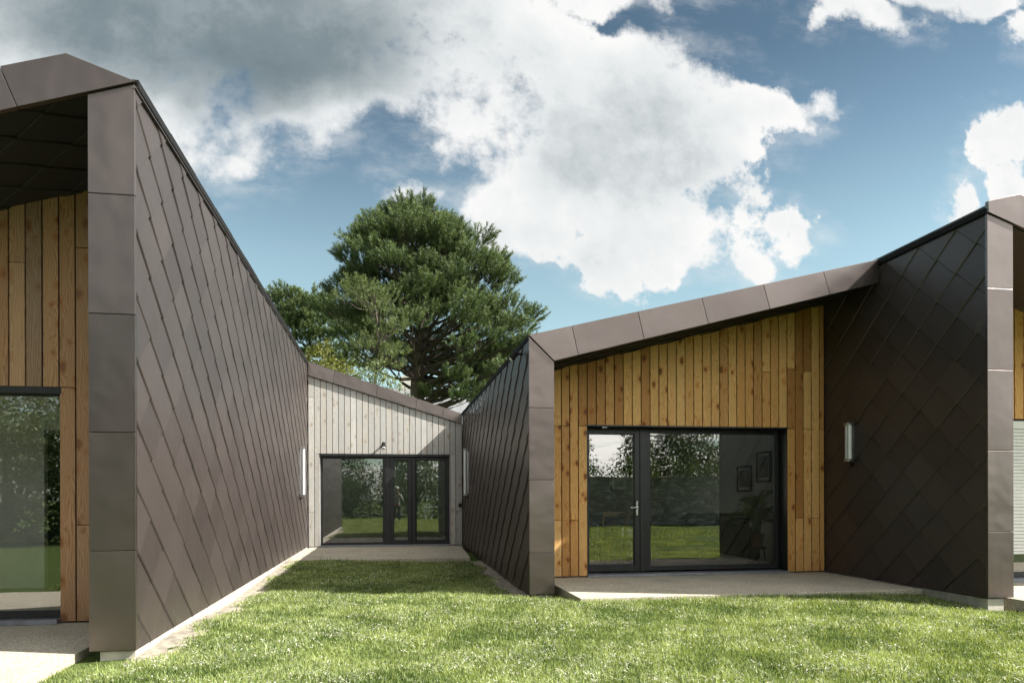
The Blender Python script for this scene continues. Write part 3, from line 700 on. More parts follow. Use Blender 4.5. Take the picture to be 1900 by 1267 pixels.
q = ray(971, 657); yy_ = XB/q[0]; spot(XB, yy_, CAMH+q[1]*yy_, -1, 0, 'spotlight', 'tiny black spotlight high on the shaded wall beside the roof corner', 'outdoor light', .75)
q = ray(853.5, 937); bx = q[0]*YL; bz = CAMH+q[1]*YL
t = thing('light_switch', 'black square outdoor switch on the grey board beside the link doors', 'switch', (bx, YL, bz))
MB().box(bx-.04, bx+.04, YL-.035, YL, bz-.045, bz+.045).build('housing', 'frame', t, bevel=.006)
MB().box(bx-.018, bx+.018, YL-.042, YL-.035, bz-.025, bz+.02).build('rocker', 'trim', t, bevel=.002)
# ================================================= grass
def excluded(x, y):
    e = (x < -2.42) & (y > 5.15)
    e |= (x < -1.78+.07*np.sin(y*3.1)+.04*np.sin(y*7.3)+rng.uniform(-.08, .05, len(x))) & (x > -2.42) & (y > 6.0)
    e |= (x > 2.20) & (x < 6.84) & (y > 8.40)
    e |= (x > 1.50+.05*np.sin(y*4)+.02*(y-9)+rng.uniform(-.06, .08, len(x))) & (x < 2.22) & (y > 9.25)
    e |= (x > -1.95) & (x < 1.8) & (y > 14.53)
    e |= (x > 6.80) & (x < 7.2) & (y > 7.38)
    e |= (x > 7.18) & (y > 6.58)
    e |= (y > 14.5)
    return e
def blades(name, zones, hgt, wid, mat, lay=0.0, clump=None, thr=0.0):
    VV = []; FF = []; RR = []; base = 0
    for (x0, x1, y0, y1, dn, k) in zones:
        n = int((x1-x0)*(y1-y0)*dn)
        x = rng.uniform(x0, x1, n); y = rng.uniform(y0, y1, n)
        ok = ~excluded(x, y)
        cl = np.sin(x*2.9+1.3*np.sin(y*1.7))*np.sin(y*3.3+1.1*np.sin(x*2.1))+.6*np.sin(x*7.7+y*3.1)*np.sin(y*8.3-x*2.7)+.4*np.sin(x*19+y*5)*np.sin(y*17-x*6)
        if clump: ok &= rng.uniform(-1.2, 1.2, n)*clump[0]+cl > clump[1]
        x, y, cl = x[ok], y[ok], cl[ok]; n = len(x)
        z = gh(x, y)
        a = rng.uniform(0, 2*np.pi, n); h = hgt*k[0]*rng.uniform(.35, 1.3, n)*(1+.30*cl)*np.where(rng.uniform(0, 1, n) < .015, 1.7, 1); w = wid*k[1]*rng.uniform(.7, 1.3, n)
        lean = rng.uniform(.1, .9, n)+lay; b = rng.uniform(0, 2*np.pi, n)
        dx, dy = np.cos(b)*lean*h, np.sin(b)*lean*h
        up = h*np.sqrt(np.maximum(.05, 1-np.minimum(lean, 1)**2*.7)) if not lay else h*.25
        px, py = np.cos(a)*w/2, np.sin(a)*w/2
        zb = z-.004+(.028*rng.uniform(0, 1, n) if lay else 0)
        v = np.stack([np.stack([x-px, y-py, zb], 1), np.stack([x+px, y+py, zb], 1),
                      np.stack([x+dx*.38+px*.8, y+dy*.38+py*.8, zb+up*.62], 1), np.stack([x+dx*.38-px*.8, y+dy*.38-py*.8, zb+up*.62], 1),
                      np.stack([x+dx, y+dy, zb+up*(1.0 if not lay else .55)], 1)], 1)
        i = base+np.arange(n)*5
        FF.append(np.stack([i, i+1, i+2], 1)); FF.append(np.stack([i, i+2, i+3], 1)); FF.append(np.stack([i+3, i+2, i+4], 1))
        r = np.clip(rng.uniform(0, 1, n)*.8+.12*cl+.08, 0, 1); RR += [r, r, r]
        VV.append(v.reshape(-1, 3)); base += n*5
    return np_mesh(name, np.concatenate(VV), np.concatenate(FF), np.concatenate(RR), mat)
Z = [(-2.6, 6.5, 4.1, 6.2, 7500, (1, 1)), (6.5, 9, 4.6, 7.4, 2500, (1, 1.4)), (-2.6, 8.6, 6.2, 8.5, 5200, (1, 1.15)), (-1.9, 2.3, 8.5, 11, 4200, (1, 1.35)), (-1.9, 1.8, 11, 14.55, 3000, (1, 1.8)),
     (-5, 12, -8, 0, 260, (1.6, 3.5)), (-5, 9, 0, 4.1, 700, (1.3, 2.4))]
g = blades('grass', Z+[(-1.5, 1.45, 14.38, 14.54, 900, (2.0, 1.8)), (2.4, 6.8, 8.26, 8.40, 1500, (1.45, 1.3)), (6.9, 7.5, 6.7, 7.37, 2600, (1.5, 1.3)), (-2.4, -1.85, 5.5, 6.0, 1600, (1.3, 1)), (-2.40, -1.72, 6.0, 14.4, 130, (1.1, 1.2))], .046, .0048, 'grass'); g['kind'] = 'stuff'
g['label'] = 'short green lawn grass between the wings'; g['category'] = 'grass'
Zs = [(q[0], q[1], q[2], q[3], q[4]*.30, (1, q[5][1])) for q in Z[:5]]
lw = blades('lawn_weeds', [(q[0], q[1], q[2], q[3], q[4]*.5, (1, q[5][1])) for q in Z[:5]], .030, .012, 'clover', clump=(.5, 1.0)); lw['kind'] = 'stuff'
lw['label'] = 'darker broad leaved weeds and clover patches in the lawn'; lw['category'] = 'weeds'
s_ = blades('grass_clippings', Zs, .05, .0062, 'straw', lay=.35, clump=(.7, .25)); s_['kind'] = 'stuff'
s_['label'] = 'pale dry clippings scattered over the lawn'; g['category'] = 'grass'; s_['category'] = 'grass clippings'
# ================================================= foliage
def rand_unit(n):
    v = rng.normal(size=(n, 3)); return v/np.linalg.norm(v, axis=1)[:, None]
def needles(shoots, per, ln, wd, length):
    """shoots: (n,6) base + direction of each shoot; returns V, F, rnd of narrow triangles"""
    n = len(shoots); P0 = np.repeat(shoots[:, :3], per, 0); Dr = np.repeat(shoots[:, 3:], per, 0)
    t = rng.uniform(0, 1, n*per)[:, None]
    p = P0+Dr*t*length
    r = rand_unit(n*per); r -= Dr*(r*Dr).sum(1)[:, None]; r /= np.linalg.norm(r, axis=1)[:, None]
    d_ = r*.8+Dr*.75; d_ /= np.linalg.norm(d_, axis=1)[:, None]
    sd = np.cross(d_, rand_unit(n*per)); sd /= np.linalg.norm(sd, axis=1)[:, None]
    L = ln*rng.uniform(.7, 1.3, n*per)[:, None]
    V = np.stack([p-sd*wd/2, p+sd*wd/2, p+d_*L], 1).reshape(-1, 3)
    F = np.arange(n*per*3).reshape(-1, 3)
    rs = np.repeat(rng.uniform(0, 1, n), per)*.6+rng.uniform(0, .25, n*per)+.25*t[:, 0]
    return V, F, rs
def limb(mb, a, b, r0, r1, sag=.15, seg=5, wob=.12, n=7):
    a, b = Vector(a), Vector(b); L = (b-a).length; pts = []; w_ = Vector((random.uniform(-1, 1), random.uniform(-1, 1), random.uniform(-.4, .4)))*wob*L*.5
    for i in range(seg+1):
        t = i/seg; p = a.lerp(b, t); p.z += -sag*L*math.sin(math.pi*t)*(1-.3*t); p += w_*math.sin(math.pi*t*1.7)*.5
        pts.append(p)
    mb.tube(pts, [r0*(1-t/seg)+r1*t/seg for t in range(seg+1)], n, cap=False); return pts
def pine(name, label, base, top, trunk_r, lobes, per_lobe, lobe_r, mat, needle_kw, group=None, lean=(0, 0), branch_r=.10, up=.8, branch='branch', fork=None):
    t = thing(name, label, 'tree', base, group)
    bx, by, bz = base; mb = MB(); H = top-bz
    tp = [Vector((bx+lean[0]*(k/9)**1.5+.12*math.sin(k*1.1), by+lean[1]*(k/9), bz+H*k/9)) for k in range(10)]
    mb.tube(tp, [trunk_r*(1.25 if k == 0 else 1)*(1-.085*k) for k in range(10)], 12)
    mb.build('trunk', 'bark', t, smooth=True)
    bb = MB(); SH = []
    for (c, lr, lower) in lobes:
        c = Vector(c)
        zt = max(bz+H*.25, min(bz+H*.93, c.z-lower))
        k = (zt-bz)/H*9; a = tp[int(k)].lerp(tp[min(9, int(k)+1)], k-int(k))
        br = branch_r*random.uniform(.55, 1.0)*(1-.45*(zt-bz)/H)
        if c.z > bz+H*.62 and random.random() < .6: a = a.lerp(c, .5); br *= .5
        pts = limb(bb, a, c, br, br*.2, sag=random.uniform(-.06, .22), seg=7, wob=.3)
        nsub = 5
        for _ in range(nsub):
            p = pts[random.randint(2, len(pts)-2)]
            q_ = c+Vector((random.gauss(0, .5), random.gauss(0, .5), random.gauss(0, .25)))*lr
            limb(bb, p, q_, br*.30, br*.07, sag=.05, seg=3, n=5)
        nn = int(per_lobe*random.uniform(.7, 1.3)*(lr/lobe_r)**2)
        off = rand_unit(nn)*rng.uniform(.25, 1, nn)[:, None]**.5*np.array([lr, lr, lr*.62])
        off[:, 2] = np.where(off[:, 2] < 0, off[:, 2]*.55, off[:, 2])
        P = np.array(c)+off
        outw = np.array(c)-np.array((bx+lean[0]*.5, by, c.z-2.0)); outw /= np.linalg.norm(outw)+1e-6
        dd = off/lr*.8+outw*.55+np.array([0, 0, up])+rng.normal(0, .28, (nn, 3)); dd /= np.linalg.norm(dd, axis=1)[:, None]
        SH.append(np.concatenate([P, dd], 1))
    bb.build(branch, 'branch', t, smooth=True)
    SH = np.concatenate(SH)
    V, F, rs = needles(SH, **needle_kw)
    np_mesh('crown', V, F, rs, mat, t); return t
YT = 35.5
def at(px, py, y): q = ray(px, py); return (q[0]*y, y, CAMH+q[1]*y)
# --- the big pine: silhouette as (row, left, right) seen at its distance
sil = [(402, 735, 825), (412, 685, 872), (445, 645, 897), (475, 622, 925), (515, 606, 940), (555, 603, 950), (595, 612, 965), (635, 640, 970), (670, 760, 955), (705, 830, 935)]
lobes = []
random.seed(11)
cx0 = at(785, 600, YT)[0]
for li, (py, l, r) in enumerate(sil):
    xl, _, z = at(l, py, YT); xr = at(r, py, YT)[0]; cx, hw = (xl+xr)/2, (xr-xl)/2
    lr = .66 if li else .6
    hw = max(.2, hw-lr*.62)
    n = max(4, int(2*math.pi*hw/1.05))
    for k in range(n):
        a = 2*math.pi*(k+random.random()*.7)/n
        if li >= 7 and math.cos(a) < .1 and random.random() < (.5 if li == 7 else 1): continue
        f = random.uniform(.68, 1.12)
        lobes.append(((cx+hw*f*math.cos(a), YT+hw*f*math.sin(a)*.95, z+random.uniform(-.6, .40)-lr*.3), lr*random.uniform(.75, 1.2), random.uniform(.6, 2.4)))
    if li > 0:
        for k in range(int(n*(.42 if li < 6 else .15))):
            a = random.uniform(0, 6.28); f = random.uniform(.2, .75)
            lobes.append(((cx+hw*f*math.cos(a), YT+hw*f*math.sin(a), z+random.uniform(-.3, .3)), lr*random.uniform(.7, 1.0), random.uniform(.6, 2.0)))
for px_, py_ in ((985, 590), (968, 612), (975, 640), (612, 575), (625, 590), (880, 728), (905, 715), (860, 742), (845, 700), (930, 690), (800, 735), (900, 670), (925, 668), (880, 690), (860, 672), (940, 650), (690, 620), (660, 650), (725, 655), (640, 625)):
    lobes.append((at(px_, py_, YT-1.5+random.uniform(-2, 1)), .62, random.uniform(.3, 1.2)))
tb = at(776, 905, YT)
pine('pine_tree', 'large dark green domed pine rising behind the low grey link building', (tb[0], YT, -.1), 14.4, .50, lobes, 52, .66, 'needle',
     dict(per=64, ln=.15, wd=.021, length=.46), branch_r=.17, lean=(.25, 0))
# --- flat topped pine further left
def layered(name, label, px0, y, rows, trunk_r, mat, per, lr, kw, group=None, lean=(0, 0), base=-.1, top=None):
    lb = []
    for (py, l, r, n) in rows:
        for k in range(n):
            p = at(l+(r-l)*(k+random.uniform(.2, .8))/n, py+random.uniform(-6, 6), y); lb.append(((p[0], y+random.uniform(-1.6, 1.6), p[2]), lr*random.uniform(.7, 1.2), random.uniform(.3, 1.2)))
    b = at(px0, 900, y); tz = at(px0, top, y)[2]
    return pine(name, label, (b[0], y, base), tz, trunk_r, lb, per, lr, mat, kw, group, lean, branch_r=.09, up=.5)
layered('pine_tree', 'flat layered darker pine left of the large domed pine, above the sunlit shingle wall', 572, 44, [(556, 500, 565, 6), (560, 545, 612, 5), (578, 512, 605, 9), (600, 520, 605, 8), (628, 540, 615, 7), (655, 560, 640, 6), (675, 600, 690, 5)], .22, 'needle', 40, .72,
        dict(per=44, ln=.16, wd=.034, length=.36), top=560)
layered('young_pine', 'slender pale green pine standing in front of the large domed pine', 697, 29.5, [(545, 655, 700, 4), (560, 640, 735, 6), (590, 690, 735, 4), (617, 680, 742, 6), (650, 672, 730, 5), (675, 700, 745, 3)], .09, 'needle2', 20, .50,
        dict(per=36, ln=.10, wd=.020, length=.26), top=545)
def leafy(name, label, cat, base, lobes, per, size, mat, stems, group=None, stem_r=.03, parent=None, crown='crown', trunk='trunk'):
    t = thing(name, label, cat, base, group)
    mb = MB()
    for (c, lr) in lobes[:stems]: limb(mb, base, c, stem_r, stem_r*.25, sag=random.uniform(-.08, .05), seg=5)
    mb.build(trunk, 'branch', t, smooth=True)
    VV = []; RR = []
    for (c, lr) in lobes:
        n = int(per*lr*lr)
        off = rand_unit(n)*(rng.uniform(.1, 1, n)[:, None]**.4)*lr*np.array([1, 1, .85]); p = np.array(c)+off
        s = size*rng.uniform(.6, 1.3, n)[:, None]
        nrm = off/lr*.6+rng.normal(0, .6, (n, 3))+np.array([0, 0, .5]); nrm /= np.linalg.norm(nrm, axis=1)[:, None]
        u = np.cross(nrm, rand_unit(n)); u /= np.linalg.norm(u, axis=1)[:, None]; v_ = np.cross(nrm, u)
        VV.append(np.stack([p-u*s, p-v_*s*.45, p+u*s, p+v_*s*.45], 1).reshape(-1, 3)); RR.append(np.clip(rng.uniform(0, 1)*.5+rng.uniform(0, .5, n), 0, 1))
    V = np.concatenate(VV); F = np.arange(len(V)).reshape(-1, 4)
    np_mesh(crown, V, F, np.concatenate(RR), mat, t); return t
def lob(pts, y, lr, dy=.6): return [((lambda p: (p[0], y+random.uniform(-dy, dy), p[2]))(at(a, b, y)), lr*random.uniform(.75, 1.2)) for a, b in pts]
ys = 26.5
leafy('shrub', 'yellow green bushy shrub behind the left end of the link roof', 'shrub', (at(600, 800, ys)[0], ys, -.1),
      lob([(590, 668), (600, 655), (612, 672), (625, 690), (640, 680), (585, 690), (610, 700), (645, 700), (600, 640), (575, 680)], ys, .42), 900, .065, 'leaf', 8)
leafy('shrub', 'paler leafy shrub further right behind the link roof, under the young pine', 'shrub', (at(690, 800, ys+1)[0], ys+1, -.1),
      lob([(665, 690), (680, 700), (700, 705), (715, 712), (735, 722), (650, 700), (700, 690), (722, 700), (750, 735)], ys+1, .38), 900, .055, 'needle2', 7)
# --- pale house behind, seen through the lower branches
hq = at(845, 735, 62); t = thing('distant_house', 'pale rendered house with slate roof glimpsed through the lower pine branches', 'house', (hq[0], 62, 0))
x0, x1 = hq[0]-5.5, hq[0]+6
MB().box(x0, x1, 62, 70, -.5, 8.2).build('wall', 'render', t)
MB().prism([(x0-.4, 8.1), (x1+.4, 8.1), (x1+.4, 8.3), (x0-.4, 8.3)], 61.6, 61.8).build('gutter', 'trim', t)
mb = MB(); mb.hexa([(x0-.4, 61.6, 8.2), (x1+.4, 61.6, 8.2), (x1+.4, 70.4, 8.2), (x0-.4, 70.4, 8.2), (x0-.4, 65.6, 10.9), (x1+.4, 65.6, 10.9), (x1+.4, 66.4, 10.9), (x0-.4, 66.4, 10.9)]); mb.build('roof', 'slate', t)
rt_ = [o for o in t.children if o.name.startswith('roof')][0]
MB().box(x0+1, x0+1.9, 65.4, 66.4, 10.5, 12.0).build('chimney', 'render', rt_)
# ================================================= furniture behind the glass
def picture(x, y, z, w_, h_, axis, label, cols, seed, group='framed pictures on the room walls'):
    t = thing('picture', label, 'picture', (x, y, z), group)
    if axis == 'y': X = lambda u, v, n: (x+u, y-n, z+v)
    else: X = lambda u, v, n: (x-n, y+u, z+v)
    def bx(mb, u0, u1, v0, v1, n0, n1):
        mb.hexa([X(u0, v0, n0), X(u1, v0, n0), X(u1, v0, n1), X(u0, v0, n1), X(u0, v1, n0), X(u1, v1, n0), X(u1, v1, n1), X(u0, v1, n1)])
    mb = MB(); f = .035; a, b = w_/2, h_/2
    bx(mb, -a, a, b-f, b, 0, .03); bx(mb, -a, a, -b, -b+f, 0, .03); bx(mb, -a, -a+f, -b+f, b-f, 0, .03); bx(mb, a-f, a, -b+f, b-f, 0, .03)
    mb.build('picture_frame', 'trim', t, bevel=.003)
    mb = MB(); bx(mb, -a+f, a-f, -b+f, b-f, .002, .012); mb.build('mount', 'white', t)
    rs = random.Random(seed); mb = MB(); g = f+.05
    bx(mb, -a+g, a-g, -b+g, b-g, .012, .015); mb.build('print', 'darkwall', t)
    us = [-a+g+.01+(2*a-2*g-.02)*k/8 for k in range(9)]; vs = [rs.uniform(-b*.3, b*.45) for _ in us]
    mb = MB(); mb.poly([X(us[0], -b+g+.01, .0165), X(us[-1], -b+g+.01, .0165)]+[X(u, v, .0165) for u, v in list(zip(us, vs))[::-1]]); mb.build('print_marks', cols, t)
picture(5.47, 16.96, CAMH+.36+.05, .42, .52, 'y', 'black framed print on the far grey wall seen through the glazed door', 'stone', 1)
def onright(px, py, X=XC-.085): q = ray(px, py); y = X/q[0]; return y, CAMH+q[1]*y
ya, za = onright(1382, 888); picture(XC-.085, ya, za, .55, .50, 'x', 'smaller black framed print left of the other one above the palm', 'bark', 2)
yb, zb = onright(1418, 866); picture(XC-.085, yb, zb, .50, .56, 'x', 'larger framed print hanging right of the other one above the palm', 'stone', 3)
# sofa, back towards the window
t = thing('sofa', 'long black leather sofa with its back to the big window', 'sofa', (5.35, 12.2, 0))
mb = MB(); mb.box(4.35, 6.15, 11.75, 12.0, .08, .80); mb.build('backrest', 'leather', t, bevel=.04)
for k in range(3):
    MB().box(4.37+.6*k, 4.35+.6*(k+1)-.01, 11.72, 12.08, .66, .90+.012*(k % 2)).build('back_cushion', 'leather', t, bevel=.06)
    MB().box(4.37+.6*k, 4.35+.6*(k+1)-.01, 12.02, 12.7, .30, .46).build('seat_cushion', 'leather', t, bevel=.05)
MB().box(4.36, 6.14, 12.005, 12.7, .08, .30).build('base', 'leather', t, bevel=.02)
for x in (4.13, 6.16): MB().box(x, x+.21, 11.78, 12.72, .08, .64).build('armrest', 'leather', t, bevel=.05)
for x in (4.2, 6.25):
    for y in (11.85, 12.6): MB().box(x, x+.05, y, y+.05, 0, .08).build('leg', 'trim', t)
def dining_chair(x, y, rz, label):
    t = thing('dining_chair', label, 'chair', (x, y, 0), 'pale wooden dining chairs')
    c, s = math.cos(rz), math.sin(rz); P = lambda u, v, z: (x+u*c-v*s, y+u*s+v*c, z)
    for u in (-.19, .19):
        MB().tube([P(u, -.2, 0), P(u, -.19, .45), P(u*1.02, -.23, .72), P(u*.96, -.27, .93)], [.017, .021, .019, .016], 8).build('leg', 'chairwood', t, smooth=True)
        MB().tube([P(u, .2, 0), P(u, .19, .44)], [.015, .021], 8).build('leg', 'chairwood', t, smooth=True)
    mb = MB(); mb.hexa([P(-.22, -.21, .44), P(.22, -.21, .44), P(.22, .23, .44), P(-.22, .23, .44), P(-.22, -.21, .475), P(.22, -.21, .475), P(.22, .23, .475), P(-.22, .23, .475)]); mb.build('seat', 'chairwood', t, bevel=.008)
    mb = MB(); mb.hexa([P(-.20, -.275, .86), P(.20, -.275, .86), P(.20, -.255, .86), P(-.20, -.255, .86), P(-.20, -.285, .94), P(.20, -.285, .94), P(.20, -.265, .94), P(-.20, -.265, .94)]); mb.build('top_rail', 'chairwood', t, bevel=.006)
    MB().tube([P(-.19, -.19, .24), P(.19, -.19, .24)], .011, 8).build('stretcher', 'chairwood', t)
dining_chair(3.63, 11.75, 0, 'pale wooden dining chair standing directly behind the glazed door')
dining_chair(3.30, 11.7, -1.2, 'pale wooden dining chair turned sideways at the left end of the dark table')
dining_chair(4.05, 12.25, .5, 'pale wooden dining chair half hidden between the table and the sofa')
t = thing('dining_table', 'dark dining table behind the glazed door', 'table', (2.9, 12.6, 0))
MB().box(2.3, 3.7, 12.2, 13.1, .72, .76).build('tabletop', 'leather', t, bevel=.006)
for x in (2.36, 3.58):
    for y in (12.26, 12.98): MB().box(x, x+.06, y, y+.06, 0, .72).build('leg', 'leather', t)
# palm in its pot on a stand
q = ray(1404, 985); py_ = 11.55; pxx = q[0]*py_
t = thing('plant_stand', 'low black stand carrying the terracotta pot', 'stand', (pxx, py_, 0))
MB().tube([(pxx, py_, .30), (pxx, py_, .33)], .17, 20).build('top', 'trim', t)
for k in range(3):
    a = k*2.1; MB().tube([(pxx+.13*math.cos(a), py_+.13*math.sin(a), .30), (pxx+.16*math.cos(a), py_+.16*math.sin(a), 0)], .012, 8).build('leg', 'trim', t)
t = thing('potted_palm', 'leafy parlour palm in a terracotta pot beside the black sofa', 'potted plant', (pxx, py_, .33))
mb = MB(); mb.tube([(pxx, py_, .332), (pxx, py_, .50), (pxx, py_, .505), (pxx, py_, .555), (pxx, py_, .55), (pxx, py_, .52)], [.088, .118, .130, .132, .115, .11], 24); mb.build('pot', 'terra', t)
mb = MB()
for k in range(9): a = k*.7; limb(mb, (pxx+.04*math.cos(a), py_+.04*math.sin(a), .5), (pxx+.10*math.cos(a), py_+.1*math.sin(a), .98), .012, .008, sag=0, seg=3, n=6)
mb.build('stem', 'palm', t)
VV = []; RR = []; rp = random.Random(4)
for k in range(30):
    a = rp.uniform(0, 6.28); L = rp.uniform(.40, .66); el = rp.uniform(.1, 1.35)
    p0 = Vector((pxx+.06*math.cos(a), py_+.06*math.sin(a), rp.uniform(.72, 1.05))); d_ = Vector((math.cos(a)*math.cos(el), math.sin(a)*math.cos(el)*.8, math.sin(el)))
    sd = Vector((-math.sin(a), math.cos(a), 0)); prev = p0; rr = rp.random()
    for j in range(1, 17):
        tt = j/16; p = p0+d_*L*tt+Vector((0, 0, -.42*tt*tt*L*1.2)); dr_ = (p-prev).normalized()
        for sg in (-1, 1):
            ll = .20*math.sin(math.pi*(.15+.8*tt)); tip = p+(sd*sg*.75+dr_*.6+Vector((0, 0, -.28))).normalized()*ll; w2 = dr_*.012
            VV += [prev-w2*.2, p+w2*.2, (p+tip)/2+w2, tip]; VV[-4:] = [p-w2, (p+tip)/2-w2*1.1, tip, (p+tip)/2+w2*1.1]; RR.append(rr*.7+.3*rp.random())
        prev = p
V = np.array([tuple(v) for v in VV]); np_mesh('leaves', V, np.arange(len(V)).reshape(-1, 4), RR, 'palm', t)
t = thing('shoes', 'pair of yellow shoes on the floor under the plant stand', 'shoes', (pxx-.05, 11.42, 0))
for k in (-.07, .07):
    MB().tube([(pxx-.02+k, 11.30, .035), (pxx-.02+k, 11.38, .045), (pxx-.02+k*1.1, 11.48, .05), (pxx-.02+k, 11.56, .06)], [.028, .042, .036, .040], 10).build('shoe', 'leaf', t, smooth=True)
# ================================================= the garden behind the photographer, seen mirrored in the glass
rs = random.Random(5)
def hedge(name, label, x0, x1, y, h, n, lr, mat, cat='hedge', size=.075, per=520, group=None):
    lb = []
    for k in range(n):
        x = x0+(x1-x0)*(k+.5)/n+rs.uniform(-.3, .3)
        z = .3
        while z < h*rs.uniform(.8, 1.12): lb.append(((x+rs.uniform(-.2, .2), y+rs.uniform(-.5, .5), z), lr*rs.uniform(.8, 1.2))); z += lr*1.0
    return leafy(name, label, cat, ((x0+x1)/2, y, -.1), lb, per, size, mat, 3, group, .06, crown='foliage', trunk='stem')
hedge('hedge', 'tall shaggy green hedge across the garden, mirrored in the link doors', -3.4, 5.0, -9.3, 2.5, 12, .75, 'hedge')
hedge('hedge', 'darker tall hedge at the far left end of the garden, mirrored in the nearest window', -16, -4.5, -7.5, 3.6, 13, .95, 'needle', per=420, size=.09)
t = thing('garden_wall', 'old rubble stone garden wall mirrored in the glazed door of the middle wing', 'stone wall', (14, -9.6, 0))
MB().box(6, 24, -9.85, -9.4, -.3, 1.95).build('masonry', 'stone', t)
mb = MB()
for k in range(45): x = 6+.4*k; mb.box(x+.005, x+.395, -9.9, -9.35, 1.95, 2.05+rs.uniform(0, .05))
mb.build('coping', 'stone', t, bevel=.02)
hedge('climbing_plant', 'light green creeper spilling over the stone garden wall', 6.3, 20, -9.7, .6, 1, .5, 'hedge', 'plant') if False else None
lb = [((6.5+.62*k+rs.uniform(-.2, .2), -9.7+rs.uniform(-.2, .2), 2.2+rs.uniform(-.25, .5)), rs.uniform(.45, .8)) for k in range(24)]
leafy('climbing_plant', 'light green bushes spilling over the top of the stone garden wall', 'climbing plant', (12, -9.9, 0), lb, 520, .06, 'hedge', 6, crown='foliage', trunk='stem')
def round_tree(x, y, h, wd, mat, label, conical=False, name='garden_tree'):
    lb = []
    for k in range(26):
        tt = (k+.5)/26; z = h*(.28+.68*tt); r = wd*(math.sin(math.pi*min(1, .18+.82*tt)) if not conical else (1.02-tt))
        a = k*2.4; lb.append(((x+r*.62*math.cos(a)*rs.uniform(.6, 1), y+r*.62*math.sin(a), z), max(.35, wd*.42*(1-.45*tt))*rs.uniform(.8, 1.15)))
    leafy(name, label, 'tree', (x, y, -.1), lb, 480, .085, mat, 10, 'trees behind the garden, mirrored in the glass', .13)
round_tree(9.0, -13.5, 7.4, 1.9, 'hedge', 'rounded birch nearest the left end of the stone wall, mirrored in the glazed door', True)
round_tree(11.9, -12.5, 5.6, 1.5, 'hedge', 'narrow young tree behind the stone wall, second from its left end', True)
round_tree(14.6, -15, 5.0, 2.4, 'hedge', 'low broad tree behind the stone wall beside the tall pointed one')
round_tree(16.4, -15.5, 8.2, 2.3, 'hedge', 'tall pointed birch mirrored in the middle of the large window', True)
round_tree(19.5, -16, 5.3, 2.7, 'hedge', 'low bushy tree at the right end of the stone wall')
round_tree(1.5, -16, 5.4, 3.0, 'hedge', 'broad tree behind the hedge, mirrored in the link doors')
round_tree(-2.8, -14, 4.7, 2.4, 'needle', 'dark tree behind the left part of the hedge, mirrored in the link window')
round_tree(-8, -13, 8.5, 3.4, 'needle', 'tall dark tree mirrored in the window of the nearest wing')
round_tree(-13, -11, 8.0, 3.2, 'needle2', 'pale feathery tree mirrored at the left edge of the nearest window')
for k, (x, y, h) in enumerate(((-1.0, -7.7, .62), (.1, -7.9, .45), (3.9, -7.8, .8), (1.3, -8.0, .6))):
    lb = [((x+rs.uniform(-.3, .3), y+rs.uniform(-.2, .2), h*rs.uniform(.25, 1)), .2) for _ in range(8)]
    o = leafy('flowering_plant', ['yellow topped flowering plant at the hedge foot, mirrored in the fixed link pane', 'low pink flowered plant beside the yellow one at the hedge foot',
        'tall thin flowering plant beside the white garden table', 'straggly plant at the hedge foot, mirrored in the narrow link door'][k], 'plant', (x, y, -.1), lb, 1600, .035, 'hedge', 8, 'flowering plants at the hedge foot', .008, crown='foliage', trunk='stem')
    n = 40; P = np.repeat(np.array([x, y, h*.9]), 1)[None, :]+rng.normal(0, 1, (n, 3))*np.array([.25, .2, .12]); d_ = rand_unit(n)*.035; e_ = rand_unit(n)*.035
    np_mesh('petals', np.stack([P-d_, P-e_, P+d_, P+e_], 1).reshape(-1, 3), np.arange(n*4).reshape(-1, 4), np.full(n, [.9, .1, .3, .6][k]), 'petal', o)
t = thing('garden_table', 'white metal garden table by the hedge, mirrored in the right link door', 'garden table', (2.45, -6.9, -.1))
MB().box(1.95, 2.95, -7.2, -6.6, .60, .625).build('tabletop', 'lampw', t, bevel=.006)
for x in (2.0, 2.9):
    for y in (-7.15, -6.65): MB().tube([(x, y, .60), (x+(.06 if x < 2.4 else -.06), y, -.12)], .012, 8).build('leg', 'lampw', t)
for (x, y, lb_) in ((2.25, -6.35, 'white folding chair on the house side of the garden table'), (3.1, -7.35, 'white folding chair at the far corner of the garden table')):
    t = thing('garden_chair', lb_, 'garden chair', (x, y, -.1), 'white garden chairs')
    for u in (-.17, .17):
        MB().tube([(x+u, y-.2, -.12), (x+u, y+.16, .40), (x+u, y+.24, .78)], .010, 6).build('leg', 'lampw', t)
        MB().tube([(x+u, y+.2, -.12), (x+u, y-.16, .38)], .010, 6).build('leg', 'lampw', t)
    mb = MB(); [mb.box(x-.18, x+.18, y-.17+.07*k, y-.12+.07*k, .375, .39) for k in range(5)]; mb.build('seat', 'lampw', t)
    mb = MB(); [mb.box(x-.18, x+.18, y+.21, y+.225, .55+.08*k, .60+.08*k) for k in range(3)]; mb.build('backrest', 'lampw', t)
